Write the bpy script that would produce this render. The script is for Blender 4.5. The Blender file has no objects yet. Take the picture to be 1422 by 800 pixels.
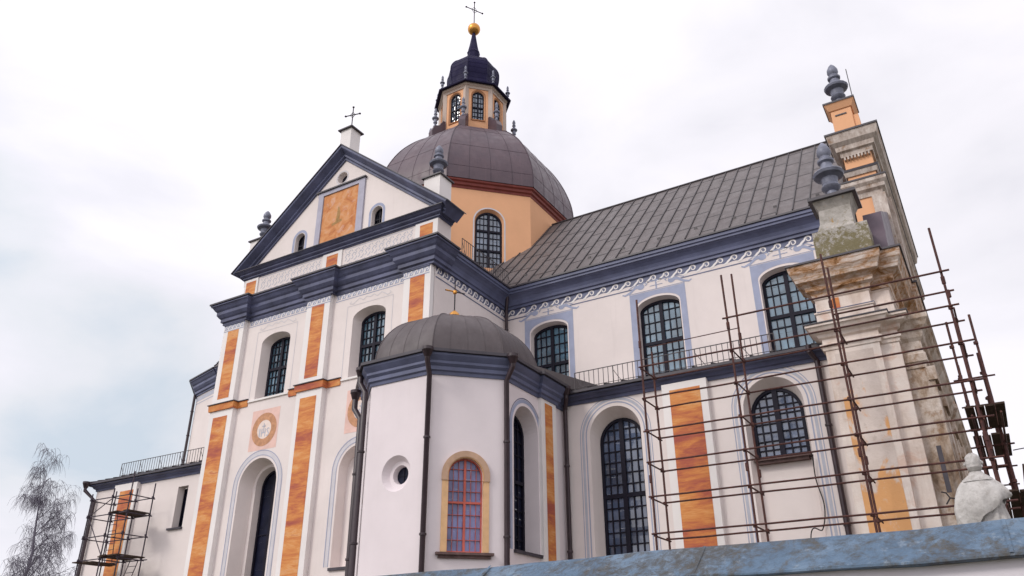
import bpy, math, random
from math import sin, cos, pi, sqrt, radians
from mathutils import Vector, Matrix, noise as mnoise
from mathutils.geometry import tessellate_polygon

random.seed(7)
SC = bpy.context.scene
COL = SC.collection
GZ = -1.65                     # ground level; the camera is the origin, at eye height

# ------------------------------------------------------------------ camera
YAW, PIT, ROL = radians(30.851), radians(25.952), radians(-0.359)
fw = Vector((-sin(YAW)*cos(PIT), cos(YAW)*cos(PIT), sin(PIT)))
r0 = Vector((cos(YAW), sin(YAW), 0)); u0 = r0.cross(fw)
rt = r0*cos(ROL)+u0*sin(ROL); up = -r0*sin(ROL)+u0*cos(ROL)
cam = bpy.data.cameras.new('camera'); co = bpy.data.objects.new('camera', cam); COL.objects.link(co)
cam.sensor_width = 36; cam.lens = 1106.83/1422*36; cam.clip_start = .1; cam.clip_end = 5000
co.matrix_world = Matrix(((rt.x, up.x, -fw.x, 0), (rt.y, up.y, -fw.y, 0), (rt.z, up.z, -fw.z, 0), (0, 0, 0, 1)))
SC.camera = co

# ------------------------------------------------------------------ sky, sun, exposure
SUN_EL, SUN_AZ = radians(38), radians(205)     # azimuth clockwise from +Y: light from behind the camera, a little left
sd = Vector((sin(SUN_AZ)*cos(SUN_EL), cos(SUN_AZ)*cos(SUN_EL), sin(SUN_EL)))
SC.view_settings.view_transform = 'Standard'; SC.view_settings.look = 'None'
SC.view_settings.exposure = 0.50; SC.view_settings.gamma = 1; SC.view_settings.use_curve_mapping = False
W = bpy.data.worlds.new('World'); SC.world = W; W.use_nodes = True
nt = W.node_tree; N = nt.nodes; L = nt.links
bg = N['Background']; bg.inputs['Strength'].default_value = .1
sky = N.new('ShaderNodeTexSky'); sky.sky_type = 'NISHITA'; sky.sun_disc = False
sky.sun_elevation = SUN_EL; sky.sun_rotation = SUN_AZ
tc = N.new('ShaderNodeTexCoord')
mp = N.new('ShaderNodeMapping'); mp.inputs['Scale'].default_value = (1, 1, 2.0)
n1 = N.new('ShaderNodeTexNoise'); n1.inputs['Scale'].default_value = 3.1; n1.inputs['Detail'].default_value = 8; n1.inputs['Roughness'].default_value = .5; n1.inputs['Distortion'].default_value = .35
L.new(tc.outputs['Generated'], mp.inputs['Vector']); L.new(mp.outputs['Vector'], n1.inputs['Vector'])
# thicker, greyer cloud bank towards the west (left), thin bright cloud elsewhere
dw = N.new('ShaderNodeVectorMath'); dw.operation = 'DOT_PRODUCT'; dw.inputs[1].default_value = Vector((-.93, .36, .05)).normalized()
L.new(tc.outputs['Generated'], dw.inputs[0])
mr = N.new('ShaderNodeMapRange'); mr.interpolation_type = 'SMOOTHSTEP'; mr.inputs['From Min'].default_value = .72; mr.inputs['From Max'].default_value = 1.0
mr.inputs['To Min'].default_value = .20; mr.inputs['To Max'].default_value = -.13
L.new(dw.outputs['Value'], mr.inputs['Value'])
ad = N.new('ShaderNodeMath'); ad.operation = 'ADD'; L.new(n1.outputs['Fac'], ad.inputs[0]); L.new(mr.outputs['Result'], ad.inputs[1])
cr = N.new('ShaderNodeValToRGB'); e = cr.color_ramp.elements
e[0].position = .24; e[0].color = (.42, .47, .53, 1); e[1].position = .76; e[1].color = (.74, .715, .755, 1)
k = e.new(.36); k.color = (.535, .545, .58, 1)
k = e.new(.46); k.color = (.59, .58, .625, 1)
k = e.new(.56); k.color = (.655, .64, .68, 1)
L.new(ad.outputs['Value'], cr.inputs['Fac'])
dsn = N.new('ShaderNodeVectorMath'); dsn.operation = 'DOT_PRODUCT'; dsn.inputs[1].default_value = sd
L.new(tc.outputs['Generated'], dsn.inputs[0])
ms = N.new('ShaderNodeMapRange'); ms.interpolation_type = 'SMOOTHSTEP'; ms.inputs['From Min'].default_value = -.5; ms.inputs['From Max'].default_value = 1
ms.inputs['To Min'].default_value = 10; ms.inputs['To Max'].default_value = 13      # cloud glows towards the hidden sun
L.new(dsn.outputs['Value'], ms.inputs['Value'])
sc_ = N.new('ShaderNodeVectorMath'); sc_.operation = 'SCALE'; L.new(cr.outputs['Color'], sc_.inputs[0]); L.new(ms.outputs['Result'], sc_.inputs['Scale'])
mx = N.new('ShaderNodeMix'); mx.data_type = 'RGBA'; mx.inputs['Factor'].default_value = .95
L.new(sky.outputs['Color'], mx.inputs['A']); L.new(sc_.outputs['Vector'], mx.inputs['B'])
L.new(mx.outputs['Result'], bg.inputs['Color'])
sun = bpy.data.lights.new('sun', 'SUN'); sun.energy = 1.0; sun.angle = radians(14); sun.color = (1, .95, .88)
so = bpy.data.objects.new('sun', sun); COL.objects.link(so)
so.rotation_euler = sd.to_track_quat('Z', 'Y').to_euler(); so.location = sd*80

# ------------------------------------------------------------------ materials
class NT:
    def __init__(s, name, rough=.8, spec=.3, metal=0):
        s.m = bpy.data.materials.new(name); s.m.use_nodes = True
        s.n = s.m.node_tree.nodes; s.l = s.m.node_tree.links; s.b = s.n['Principled BSDF']
        s.b.inputs['Roughness'].default_value = rough; s.b.inputs['Specular IOR Level'].default_value = spec; s.b.inputs['Metallic'].default_value = metal
        s.geo = s.n.new('ShaderNodeNewGeometry')
    def pos(s, scale=(1, 1, 1), rot=(0, 0, 0)):
        m = s.n.new('ShaderNodeMapping'); m.inputs['Scale'].default_value = scale; m.inputs['Rotation'].default_value = rot
        s.l.new(s.geo.outputs['Position'], m.inputs['Vector']); return m.outputs['Vector']
    def noise(s, scale, detail=5, rough=.55, vec=None, dist=0):
        t = s.n.new('ShaderNodeTexNoise'); t.inputs['Scale'].default_value = scale; t.inputs['Detail'].default_value = detail
        t.inputs['Roughness'].default_value = rough; t.inputs['Distortion'].default_value = dist
        s.l.new(vec if vec is not None else s.geo.outputs['Position'], t.inputs['Vector']); return t.outputs['Fac']
    def wave(s, scale, dist, detail=3, dscale=1.0, vec=None, direction='Z'):
        t = s.n.new('ShaderNodeTexWave'); t.bands_direction = direction; t.inputs['Scale'].default_value = scale; t.inputs['Distortion'].default_value = dist
        t.inputs['Detail'].default_value = detail; t.inputs['Detail Scale'].default_value = dscale
        s.l.new(vec if vec is not None else s.geo.outputs['Position'], t.inputs['Vector']); return t.outputs['Fac']
    def ramp(s, fac, stops):
        r = s.n.new('ShaderNodeValToRGB'); e = r.color_ramp.elements
        e[0].position, e[0].color = stops[0][0], (*stops[0][1], 1); e[1].position, e[1].color = stops[-1][0], (*stops[-1][1], 1)
        for p, c in stops[1:-1]:
            k = e.new(p); k.color = (*c, 1)
        s.l.new(fac, r.inputs['Fac']); return r.outputs['Color']
    def mix(s, fac, a, b, mode='MIX'):
        m = s.n.new('ShaderNodeMix'); m.data_type = 'RGBA'; m.blend_type = mode
        for v, i in ((fac, m.inputs['Factor']), (a, m.inputs['A']), (b, m.inputs['B'])):
            if isinstance(v, (int, float)): i.default_value = v
            elif isinstance(v, tuple): i.default_value = (*v, 1)
            else: s.l.new(v, i)
        return m.outputs['Result']
    def val(s, fac, a0, a1, b0, b1):
        m = s.n.new('ShaderNodeMapRange'); m.inputs['From Min'].default_value = a0; m.inputs['From Max'].default_value = a1
        m.inputs['To Min'].default_value = b0; m.inputs['To Max'].default_value = b1; s.l.new(fac, m.inputs['Value']); return m.outputs['Result']
    def bump(s, h, strength=.3, dist=.02):
        b = s.n.new('ShaderNodeBump'); b.inputs['Strength'].default_value = strength; b.inputs['Distance'].default_value = dist
        s.l.new(h, b.inputs['Height']); s.l.new(b.outputs['Normal'], s.b.inputs['Normal']); return s
    def col(s, c):
        if isinstance(c, tuple): s.b.inputs['Base Color'].default_value = (*c, 1)
        else: s.l.new(c, s.b.inputs['Base Color'])
        return s
    def rough(s, f): s.l.new(f, s.b.inputs['Roughness']); return s

def simple(name, c, var=.15, sc=1.5, rough=.8, spec=.3, metal=0, bump=.15):
    t = NT(name, rough, spec, metal)
    f = t.noise(sc, 6, .6); lo = tuple(v*(1-var) for v in c); hi = tuple(min(1, v*(1+var)) for v in c)
    t.col(t.ramp(f, [(.3, lo), (.7, hi)]))
    if bump: t.bump(t.noise(sc*14, 4), bump)
    return t.m

def plaster(name, c, dirt=(.50, .44, .42), amt=.36):
    t = NT(name, .9, .2)
    a = t.ramp(t.noise(.55, 6, .6), [(.3, tuple(v*.90 for v in c)), (.7, c)])
    a = t.mix(t.val(t.noise(3.4, 8, .75), .48, .72, 0, amt*.35), a, tuple(v*.86 for v in c))
    streak = t.val(t.noise(1.0, 6, .65, t.pos((1.7, 1.7, .13))), .56, .85, 0, amt)
    a = t.mix(streak, a, dirt)
    blot = t.val(t.noise(2.3, 8, .7, dist=.6), .62, .8, 0, amt*.55)
    a = t.mix(blot, a, tuple(v*.85 for v in c))
    t.col(a); t.bump(t.noise(26, 5, .6), .12, .02); return t.m

def marble(name, tint=1.0):
    t = NT(name, .65, .25)
    v = t.pos((.55, .55, 2.6), (0, .42, .30))
    f = t.noise(.95, 9, .68, v, .55)
    big = t.noise(.55, 3, .5, t.pos((.6, .6, 1.2)), .4)
    fine = t.noise(3.2, 7, .72, t.pos((.6, .6, 3.2), (0, .5, .3)), .3)
    m1 = t.mix(.38, f, big); m2 = t.mix(.20, m1, fine)
    t.col(t.ramp(m2, [(.355, (.32, .070, .060)), (.42, (.40, .105, .065)), (.46, (.50, .155, .062)), (.50, (.58, .21, .066)), (.54, (.65, .275, .085)), (.58, (.68, .35, .15)), (.61, (.54, .19, .08)), (.66, (.40, .11, .075))]))
    t.bump(t.noise(30, 4), .08); return t.m

M = {}
M['white'] = plaster('white_plaster', (.80, .722, .698))
M['chapel'] = plaster('chapel_plaster', (.79, .715, .735), amt=.16)
M['trim'] = plaster('white_trim', (.84, .80, .785), amt=.15)
M['orange'] = plaster('orange_plaster', (.80, .44, .25), (.58, .30, .17), .18)
M['blue'] = simple('slate_blue_paint', (.108, .121, .205), .22, 1.2, .5, .4, 0, .06)
M['bluefront'] = simple('weathered_slate_blue_paint', (.085, .093, .165), .40, .9, .55, .4, 0, .06)
M['pale'] = simple('pale_blue_paint', (.345, .375, .50), .10, 2, .85, .2, 0, .05)
M['paleline'] = simple('grey_line_paint', (.47, .48, .55), .08, 2, .85, .2, 0, .05)
M['faint'] = simple('faint_grey_paint', (.60, .58, .61), .06, 2, .85, .2, 0, .05)
M['lanternstone'] = plaster('lantern_stone', (.55, .45, .39), amt=.2)
M['lavender'] = simple('lavender_grey_paint', (.42, .41, .49), .1, 2, .85, .2, 0, .05)
M['marble'] = marble('painted_marble')
M['metal'] = simple('dark_flashing', (.045, .038, .05), .25, 2, .45, .5, 0, .05)
M['pipe'] = simple('dark_brown_pipe', (.035, .020, .026), .3, 3, .4, .5, 0, .03)
M['frame'] = simple('dark_window_frame', (.009, .008, .018), .2, 4, .6, .2, 0, 0)
M['redframe'] = simple('red_window_frame', (.50, .115, .085), .15, 4, .55, .3, 0, 0)
M['brownred'] = simple('brown_red_paint', (.20, .045, .035), .2, 2, .6, .3, 0, .05)
M['zinc'] = simple('grey_zinc', (.17, .18, .235), .3, 4, .5, .5, .2, .1)
M['gold'] = simple('gilding', (.62, .30, .07), .2, 5, .38, .5, .85, 0)
M['iron'] = simple('dark_iron', (.03, .025, .03), .2, 8, .5, .4, .3, 0)
M['rail'] = simple('grey_rail_paint', (.085, .075, .08), .2, 6, .6, .3, 0, 0)
M['pink'] = simple('pink_wash', (.76, .52, .46), .10, 2, .85, .2, 0, .05)
M['pinkpale'] = simple('pale_pink_wash', (.78, .66, .60), .1, 3, .85, .2, 0, .05)
M['ring'] = simple('ochre_ring_paint', (.52, .275, .16), .25, 5, .85, .2, 0, .05)
M['plank'] = simple('old_planks', (.055, .036, .028), .5, 6, .85, .2, 0, .2)
M['cablemat'] = simple('black_rubber', (.02, .018, .02), .2, 8, .6, .3, 0, 0)
M['stonesill'] = simple('dark_stone_sill', (.13, .085, .08), .3, 5, .8, .2, 0, .15)

def roofmat(name, c1, c2, rough, spec, streaks=True):
    t = NT(name, rough, spec)
    a = t.ramp(t.noise(.8, 7, .65), [(.3, c1), (.7, c2)])
    if streaks:
        a = t.mix(t.val(t.noise(1.6, 6, .7, t.pos((2, 2, .3))), .5, .8, 0, .45), a, tuple(v*1.55 for v in c2))
        a = t.mix(t.val(t.noise(5, 5, .6), .6, .78, 0, .35), a, tuple(v*.55 for v in c1))
    t.col(a); t.rough(t.val(t.noise(2.2, 5), .3, .7, rough-.09, rough+.12)); t.bump(t.noise(3, 4), .2, .03); return t.m
M['roof'] = roofmat('brown_sheet_roof', (.094, .080, .080), (.130, .111, .112), .52, .45)
M['chapelroof'] = roofmat('dark_brown_chapel_sheet', (.070, .056, .060), (.098, .080, .084), .5, .4)
M['seam'] = simple('roof_seam', (.045, .038, .042), .2, 4, .5, .4, 0, 0)
M['dome'] = roofmat('aged_copper_dome', (.062, .038, .054), (.095, .058, .072), .42, .5, True)
M['domeseam'] = simple('dome_seam', (.055, .034, .048), .2, 4, .45, .4, 0, 0)
M['onion'] = roofmat('dark_violet_sheet', (.008, .006, .034), (.014, .011, .050), .6, .15, False)

def glassmat(name, c, spec, rough=.09, warp=.06):
    t = NT(name, rough, spec)
    f = t.noise(.9, 3, .5, dist=.5)
    t.col(t.ramp(f, [(.35, tuple(v*.55 for v in c)), (.7, tuple(v*1.35 for v in c))])); t.b.inputs['IOR'].default_value = 1.7
    t.bump(t.noise(3.5, 3), warp, .05); return t.m
M['glass'] = glassmat('blue_leaded_glass', (.10, .185, .255), .9)
M['darkglass'] = glassmat('dark_glass', (.010, .012, .030), .1, .4, .02)
M['drumglass'] = glassmat('pale_blue_glass', (.14, .19, .27), .8)
M['violetglass'] = glassmat('violet_blue_glass', (.20, .215, .42), .3, .25, .01)
M['lowglass'] = glassmat('slate_blue_glass', (.085, .115, .19), .8)

def weathered():
    t = NT('peeling_facade_plaster', .92, .15)
    base = t.ramp(t.noise(.9, 7, .65, dist=.4), [(.32, (.58, .47, .40)), (.48, (.73, .63, .57)), (.7, (.81, .74, .69))])
    st = t.val(t.noise(1.1, 7, .7, t.pos((2.4, 2.4, .22))), .5, .78, 0, .55)
    c = t.mix(st, base, (.42, .32, .26))
    pk = t.val(t.noise(1.35, 5, .6, dist=.8), .58, .66, 0, .55)
    c = t.mix(pk, c, (.62, .40, .30))
    t.col(c); t.bump(t.noise(14, 7, .7), .4, .03); return t.m
M['facade'] = weathered()
def eroded():
    t = NT('eroded_brick_cornice', .95, .1)
    f = t.noise(2.2, 9, .72, t.pos((1, 1, 1.8)), .7)
    c = t.ramp(f, [(.28, (.10, .055, .03)), (.37, (.28, .14, .06)), (.43, (.48, .28, .16)), (.50, (.60, .45, .36)), (.62, (.70, .61, .55))])
    lay = t.wave(2.1, 3.5, 4, 1.5, None, 'Z'); c = t.mix(t.val(lay, .6, .95, 0, .55), c, (.36, .19, .09))
    g = t.val(t.noise(1.7, 5, .6), .58, .7, 0, .6)
    t.col(t.mix(g, c, (.24, .13, .03))); t.bump(t.noise(9, 8, .75), .8, .06); return t.m
M['eroded'] = eroded()
def mossy():
    t = NT('mossy_stone', .95, .1)
    z = t.n.new('ShaderNodeSeparateXYZ'); t.l.new(t.geo.outputs['Position'], z.inputs[0])
    c = t.ramp(t.noise(3.0, 8, .7), [(.3, (.26, .24, .21)), (.55, (.46, .43, .40)), (.75, (.58, .54, .50))])
    ms_ = t.noise(5.5, 9, .78, dist=.4)
    hz = t.val(z.outputs['Z'], 11.8, 13.7, .16, -.14)
    a = t.n.new('ShaderNodeMath'); a.operation = 'ADD'; t.l.new(ms_, a.inputs[0]); t.l.new(hz, a.inputs[1])
    c = t.mix(t.val(a.outputs[0], .53, .62, 0, .85), c, (.16, .135, .06))
    c = t.mix(t.val(t.noise(4, 6, .7, dist=.5), .62, .7, 0, .75), c, (.38, .22, .06))
    t.col(c); t.bump(t.noise(12, 8, .7), .6, .04); return t.m
M['mossy'] = mossy()
def peelpanel():
    t = NT('peeling_orange_panel', .92, .15)
    base = t.ramp(t.noise(1.6, 7, .65), [(.35, (.58, .49, .44)), (.65, (.70, .61, .56))])
    z = t.n.new('ShaderNodeSeparateXYZ'); t.l.new(t.geo.outputs['Position'], z.inputs[0])
    hz = t.val(z.outputs['Z'], 3.0, 8.8, .11, -.10)
    a = t.n.new('ShaderNodeMath'); a.operation = 'ADD'; t.l.new(t.noise(1.0, 6, .62, t.pos((1.3, 1.3, .8)), .3), a.inputs[0]); t.l.new(hz, a.inputs[1])
    c = t.mix(t.val(a.outputs[0], .50, .56, 0, .9), base, (.70, .35, .13))
    c = t.mix(t.val(t.noise(3.4, 7, .7), .58, .7, 0, .4), c, (.40, .33, .28))
    t.col(c); t.bump(t.noise(10, 7, .7), .4, .03); return t.m
M['peelpanel'] = peelpanel()
def greystone():
    t = NT('grey_weathered_mouldings', .95, .1)
    c = t.ramp(t.noise(1.6, 8, .7, t.pos((2.5, .6, 1))), [(.3, (.26, .195, .155)), (.5, (.50, .43, .385)), (.7, (.68, .62, .57))])
    c = t.mix(t.val(t.noise(2.5, 6, .7), .57, .7, 0, .85), c, (.28, .145, .06))
    t.col(c); t.bump(t.noise(10, 7, .7), .5, .04); return t.m
M['greystone'] = greystone()
def brownstone():
    t = NT('brown_stained_stone', .95, .1)
    c = t.ramp(t.noise(1.1, 8, .7, t.pos((2.2, .5, 1.2)), .3), [(.28, (.16, .105, .07)), (.42, (.38, .285, .215)), (.54, (.56, .475, .41)), (.68, (.68, .61, .56))])
    c = t.mix(t.val(t.noise(2.4, 6, .7), .55, .68, 0, .8), c, (.26, .13, .05))
    t.col(c); t.bump(t.noise(9, 7, .75), .7, .05); return t.m
M['brownstone'] = brownstone()
def rusty():
    t = NT('rusty_scaffold_tube', .75, .3)
    t.col(t.ramp(t.noise(7, 6, .7), [(.3, (.040, .018, .018)), (.55, (.085, .034, .030)), (.75, (.15, .060, .040))])); return t.m
M['rust'] = rusty()
M['towertube'] = simple('dark_tube', (.050, .038, .055), .4, 5, .6, .3, 0, 0)
def coping():
    t = NT('blue_grey_coping_sheet', .5, .4)
    c = t.ramp(t.noise(1.6, 8, .66, dist=.3), [(.3, (.042, .078, .130)), (.5, (.078, .135, .21)), (.72, (.155, .225, .31))])
    s2 = t.noise(9, 9, .8, t.pos((1, 1, 1)), .4)
    big = t.noise(.9, 4, .6)
    a = t.n.new('ShaderNodeMath'); a.operation = 'MULTIPLY_ADD'; t.l.new(big, a.inputs[0]); a.inputs[1].default_value = .55; a.inputs[2].default_value = -.27; 
    b = t.n.new('ShaderNodeMath'); b.operation = 'ADD'; t.l.new(a.outputs[0], b.inputs[0]); t.l.new(s2, b.inputs[1])
    c = t.mix(t.val(b.outputs[0], .44, .60, 0, .9), c, (.050, .046, .040))
    c = t.mix(t.val(t.noise(11, 6, .7, t.pos((1, 1, .4))), .58, .72, 0, .5), c, (.30, .35, .40))
    c = t.mix(t.val(t.noise(4.2, 9, .78, t.pos((1.5, 1, 1)), .3), .53, .63, 0, .8), c, (.065, .055, .040))
    t.col(c); t.bump(t.noise(18, 6, .7), .5, .015); t.rough(t.val(s2, .3, .7, .4, .75)); return t.m
M['coping'] = coping()
M['wallwhite'] = plaster('boundary_wall_plaster', (.74, .70, .75), amt=.35)
def statuemat():
    t = NT('weathered_white_stone', .9, .2)
    c = t.ramp(t.noise(7, 8, .7), [(.3, (.38, .36, .345)), (.55, (.56, .54, .52)), (.8, (.68, .66, .64))])
    c = t.mix(t.val(t.noise(4, 7, .75, t.pos((1, 1, .6)), .6), .55, .7, 0, .6), c, (.30, .26, .22))
    c = t.mix(t.val(t.noise(13, 6, .75), .56, .7, 0, .55), c, (.33, .30, .27))
    t.col(c); t.bump(t.noise(16, 8, .75), .9, .03); return t.m
M['statue'] = statuemat()
def painting():
    t = NT('ochre_cloud_painting', .8, .2)
    f = t.noise(1.5, 6, .6, dist=1.0)
    c = t.ramp(f, [(.3, (.40, .14, .06)), (.45, (.55, .22, .085)), (.58, (.63, .30, .13)), (.75, (.64, .38, .26))])
    c = t.mix(t.val(t.noise(2.6, 5, .6, dist=.7), .58, .7, 0, .5), c, (.66, .44, .37))
    c = t.mix(t.val(t.noise(4.2, 5, .6), .62, .75, 0, .5), c, (.34, .22, .10))
    t.col(c); return t.m
M['painting'] = painting()
def groundmat():
    t = NT('lawn_and_gravel', .95, .1)
    c = t.ramp(t.noise(.12, 6, .6), [(.4, (.07, .085, .035)), (.55, (.16, .145, .12)), (.7, (.27, .25, .235))])
    t.col(t.mix(t.val(t.noise(9, 6, .7), .4, .7, 0, .4), c, (.10, .09, .07))); t.bump(t.noise(14, 5), .5, .05); return t.m
M['ground'] = groundmat()
M['bark'] = simple('hazed_bark', (.15, .14, .175), .3, 3, .9, .1, 0, .2)  # blue-grey distance haze is mixed into the bark colour

# ------------------------------------------------------------------ mesh helpers
WLOC = {}                                   # world location of every parent
class MB:
    def __init__(s): s.v = []; s.f = []; s.mi = []; s.sm = []; s.cur = 0; s.smooth = False
    def add(s, vs, fs, smooth=None):
        b = len(s.v); s.v += [Vector(p) for p in vs]
        for f in fs:
            s.f.append([b+i for i in f]); s.mi.append(s.cur); s.sm.append(s.smooth if smooth is None else smooth)
        return s
    def box(s, x0, x1, y0, y1, z0, z1):
        return s.add([(x0,y0,z0),(x1,y0,z0),(x1,y1,z0),(x0,y1,z0),(x0,y0,z1),(x1,y0,z1),(x1,y1,z1),(x0,y1,z1)],
              [(0,3,2,1),(4,5,6,7),(0,1,5,4),(1,2,6,5),(2,3,7,6),(3,0,4,7)])
    def fbox(s, fr, u0, u1, z0, z1, d0, d1):
        p = [fr(u, z, d) for d in (d1, d0) for (u, z) in ((u0,z0),(u1,z0),(u1,z1),(u0,z1))]
        return s.add(p, [(0,1,2,3),(7,6,5,4),(0,4,5,1),(1,5,6,2),(2,6,7,3),(3,7,4,0)])
    def tube(s, pts, r, n=8, cap=True):
        pts = [Vector(p) for p in pts]; rs = r if isinstance(r, (list, tuple)) else [r]*len(pts)
        vs = []; ref = None
        for i, p in enumerate(pts):
            t = (pts[min(i+1, len(pts)-1)]-pts[max(i-1, 0)]).normalized()
            if ref is None: ref = Vector((0, 0, 1)) if abs(t.z) < .9 else Vector((1, 0, 0))
            a = t.cross(ref).normalized(); ref = a.cross(t).normalized()
            vs += [p+(a*cos(2*pi*j/n)+ref*sin(2*pi*j/n))*rs[i] for j in range(n)]
        fs = [(i*n+j, i*n+(j+1) % n, (i+1)*n+(j+1) % n, (i+1)*n+j) for i in range(len(pts)-1) for j in range(n)]
        if cap: fs += [tuple(range(n))[::-1], tuple(range((len(pts)-1)*n, len(pts)*n))]
        return s.add(vs, fs, True)
    def lathe(s, c, prof, n=20, rot=0, smooth=True):
        c = Vector(c); vs = []
        for r, z in prof: vs += [c+Vector((r*cos(rot+2*pi*j/n), r*sin(rot+2*pi*j/n), z)) for j in range(n)]
        k = len(prof)
        fs = [(i*n+j, i*n+(j+1) % n, (i+1)*n+(j+1) % n, (i+1)*n+j) for i in range(k-1) for j in range(n)]
        fs += [tuple(range(n))[::-1], tuple(range((k-1)*n, k*n))]
        return s.add(vs, fs, smooth)
    def sweep(s, path, prof, closed=False, caps=True):
        """path: XY points, outside on the right hand; prof: closed loop of (outward, z)."""
        P = [Vector((p[0], p[1])) for p in path]; n = len(P); rings = []
        for i in range(n):
            dirs = []
            if closed or i > 0: dirs.append((P[i]-P[i-1]).normalized())
            if closed or i < n-1: dirs.append((P[(i+1) % n]-P[i]).normalized())
            ns = [Vector((d.y, -d.x)) for d in dirs]
            m = ns[0] if len(ns) == 1 else (ns[0]+ns[1])/(1+ns[0].dot(ns[1]))
            rings.append([(P[i].x+m.x*d, P[i].y+m.y*d, z) for d, z in prof])
        k = len(prof); vs = [q for r_ in rings for q in r_]; fs = []
        for i in range(n if closed else n-1):
            a, b = i*k, ((i+1) % n)*k
            fs += [(a+j, b+j, b+(j+1) % k, a+(j+1) % k) for j in range(k)]
        if caps and not closed: fs += [tuple(range(k))[::-1], tuple(range((n-1)*k, n*k))]
        return s.add(vs, fs)
    def wall(s, fr, outline, holes=(), flip=False):
        """flat wall with openings; every hole = list of (polygon, depth) steps from the wall inwards."""
        polys = [outline]+[h[0][0] for h in holes]
        tri = tessellate_polygon([[Vector((u, z, 0)) for u, z in p] for p in polys])
        flat = [q for p in polys for q in p]
        s.add([fr(u, z, 0) for u, z in flat], [tuple(t) for t in tri])
        for h in holes:
            for (p, d), (p2, d2) in zip(h, h[1:]):
                m = len(p)
                s.add([fr(u, z, -d) for u, z in p]+[fr(u, z, -d2) for u, z in p2], [(i, (i+1) % m, m+(i+1) % m, m+i) for i in range(m)])
        return s
    def face(s, fr, poly, d=0):
        tri = tessellate_polygon([[Vector((u, z, 0)) for u, z in poly]])
        return s.add([fr(u, z, d) for u, z in poly], [tuple(t) for t in tri])
    def band(s, fr, pa, pb, d, closed=False):
        m = len(pa)
        return s.add([fr(u, z, d) for u, z in pa]+[fr(u, z, d) for u, z in pb], [(i, (i+1) % m, m+(i+1) % m, m+i) for i in range(m if closed else m-1)])
    def ribbon(s, fr, pts, w, d):
        n = len(pts); vs = []
        for i in range(n):
            a = Vector(pts[max(i-1, 0)]); b = Vector(pts[min(i+1, n-1)]); t = (b-a).normalized()
            ww = w[i] if isinstance(w, (list, tuple)) else w
            q = Vector((-t.y, t.x))*ww/2; p = Vector(pts[i])
            vs += [fr(*(p+q), d), fr(*(p-q), d)]
        return s.add(vs, [(2*i, 2*i+1, 2*i+3, 2*i+2) for i in range(n-1)])
    def build(s, name, mats, parent=None, label=None, recalc=True):
        if not isinstance(mats, (list, tuple)): mats = [mats]
        lo = Vector([min(v[i] for v in s.v) for i in range(3)]); hi = Vector([max(v[i] for v in s.v) for i in range(3)])
        c = Vector(((lo.x+hi.x)/2, (lo.y+hi.y)/2, lo.z))
        me = bpy.data.meshes.new(name); me.from_pydata([v-c for v in s.v], [], s.f)
        for m in mats: me.materials.append(M[m] if isinstance(m, str) else m)
        me.polygons.foreach_set('material_index', s.mi); me.polygons.foreach_set('use_smooth', s.sm)
        if recalc:
            import bmesh
            b = bmesh.new(); b.from_mesh(me); bmesh.ops.recalc_face_normals(b, faces=b.faces); b.to_mesh(me); b.free()
        me.update()
        if any(s.sm): me.set_sharp_from_angle(angle=radians(38))
        o = bpy.data.objects.new(name, me); COL.objects.link(o)
        pl = Vector((0, 0, 0))
        if parent is not None: o.parent = parent; pl = WLOC[parent.name]
        o.location = c-pl; WLOC[o.name] = c
        if label: o['label'] = label
        return o
def thing(name, label, cat, loc, group=None):
    o = bpy.data.objects.new(name, None); COL.objects.link(o); o.location = loc; o.empty_display_size = .3
    WLOC[o.name] = Vector(loc); o['label'] = label; o['category'] = cat
    if group: o['group'] = group
    return o
def tag(o, label, cat, group=None):
    o['label'] = label; o['category'] = cat
    if group: o['group'] = group
    return o
class Fr:
    def __init__(s, ox, oy, nx, ny):
        l = sqrt(nx*nx+ny*ny); s.o = Vector((ox, oy, 0)); s.n = Vector((nx/l, ny/l, 0)); s.u = Vector((-ny/l, nx/l, 0))
    def __call__(s, u, z, d=0): return s.o+s.u*u+s.n*d+Vector((0, 0, z))
def arch(c, hw, z0, zs, rise=None, n=20):
    rise = hw if rise is None else rise
    p = [(c-hw, z0), (c-hw, zs)] + [(c-hw*cos(pi*i/n), zs+rise*sin(pi*i/n)) for i in range(1, n)] + [(c+hw, zs), (c+hw, z0)]
    return p
def rectp(u0, u1, z0, z1): return [(u0, z0), (u0, z1), (u1, z1), (u1, z0)]
def circ(c, z, r, n=28): return [(c+r*cos(2*pi*i/n), z+r*sin(2*pi*i/n)) for i in range(n)]

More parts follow.
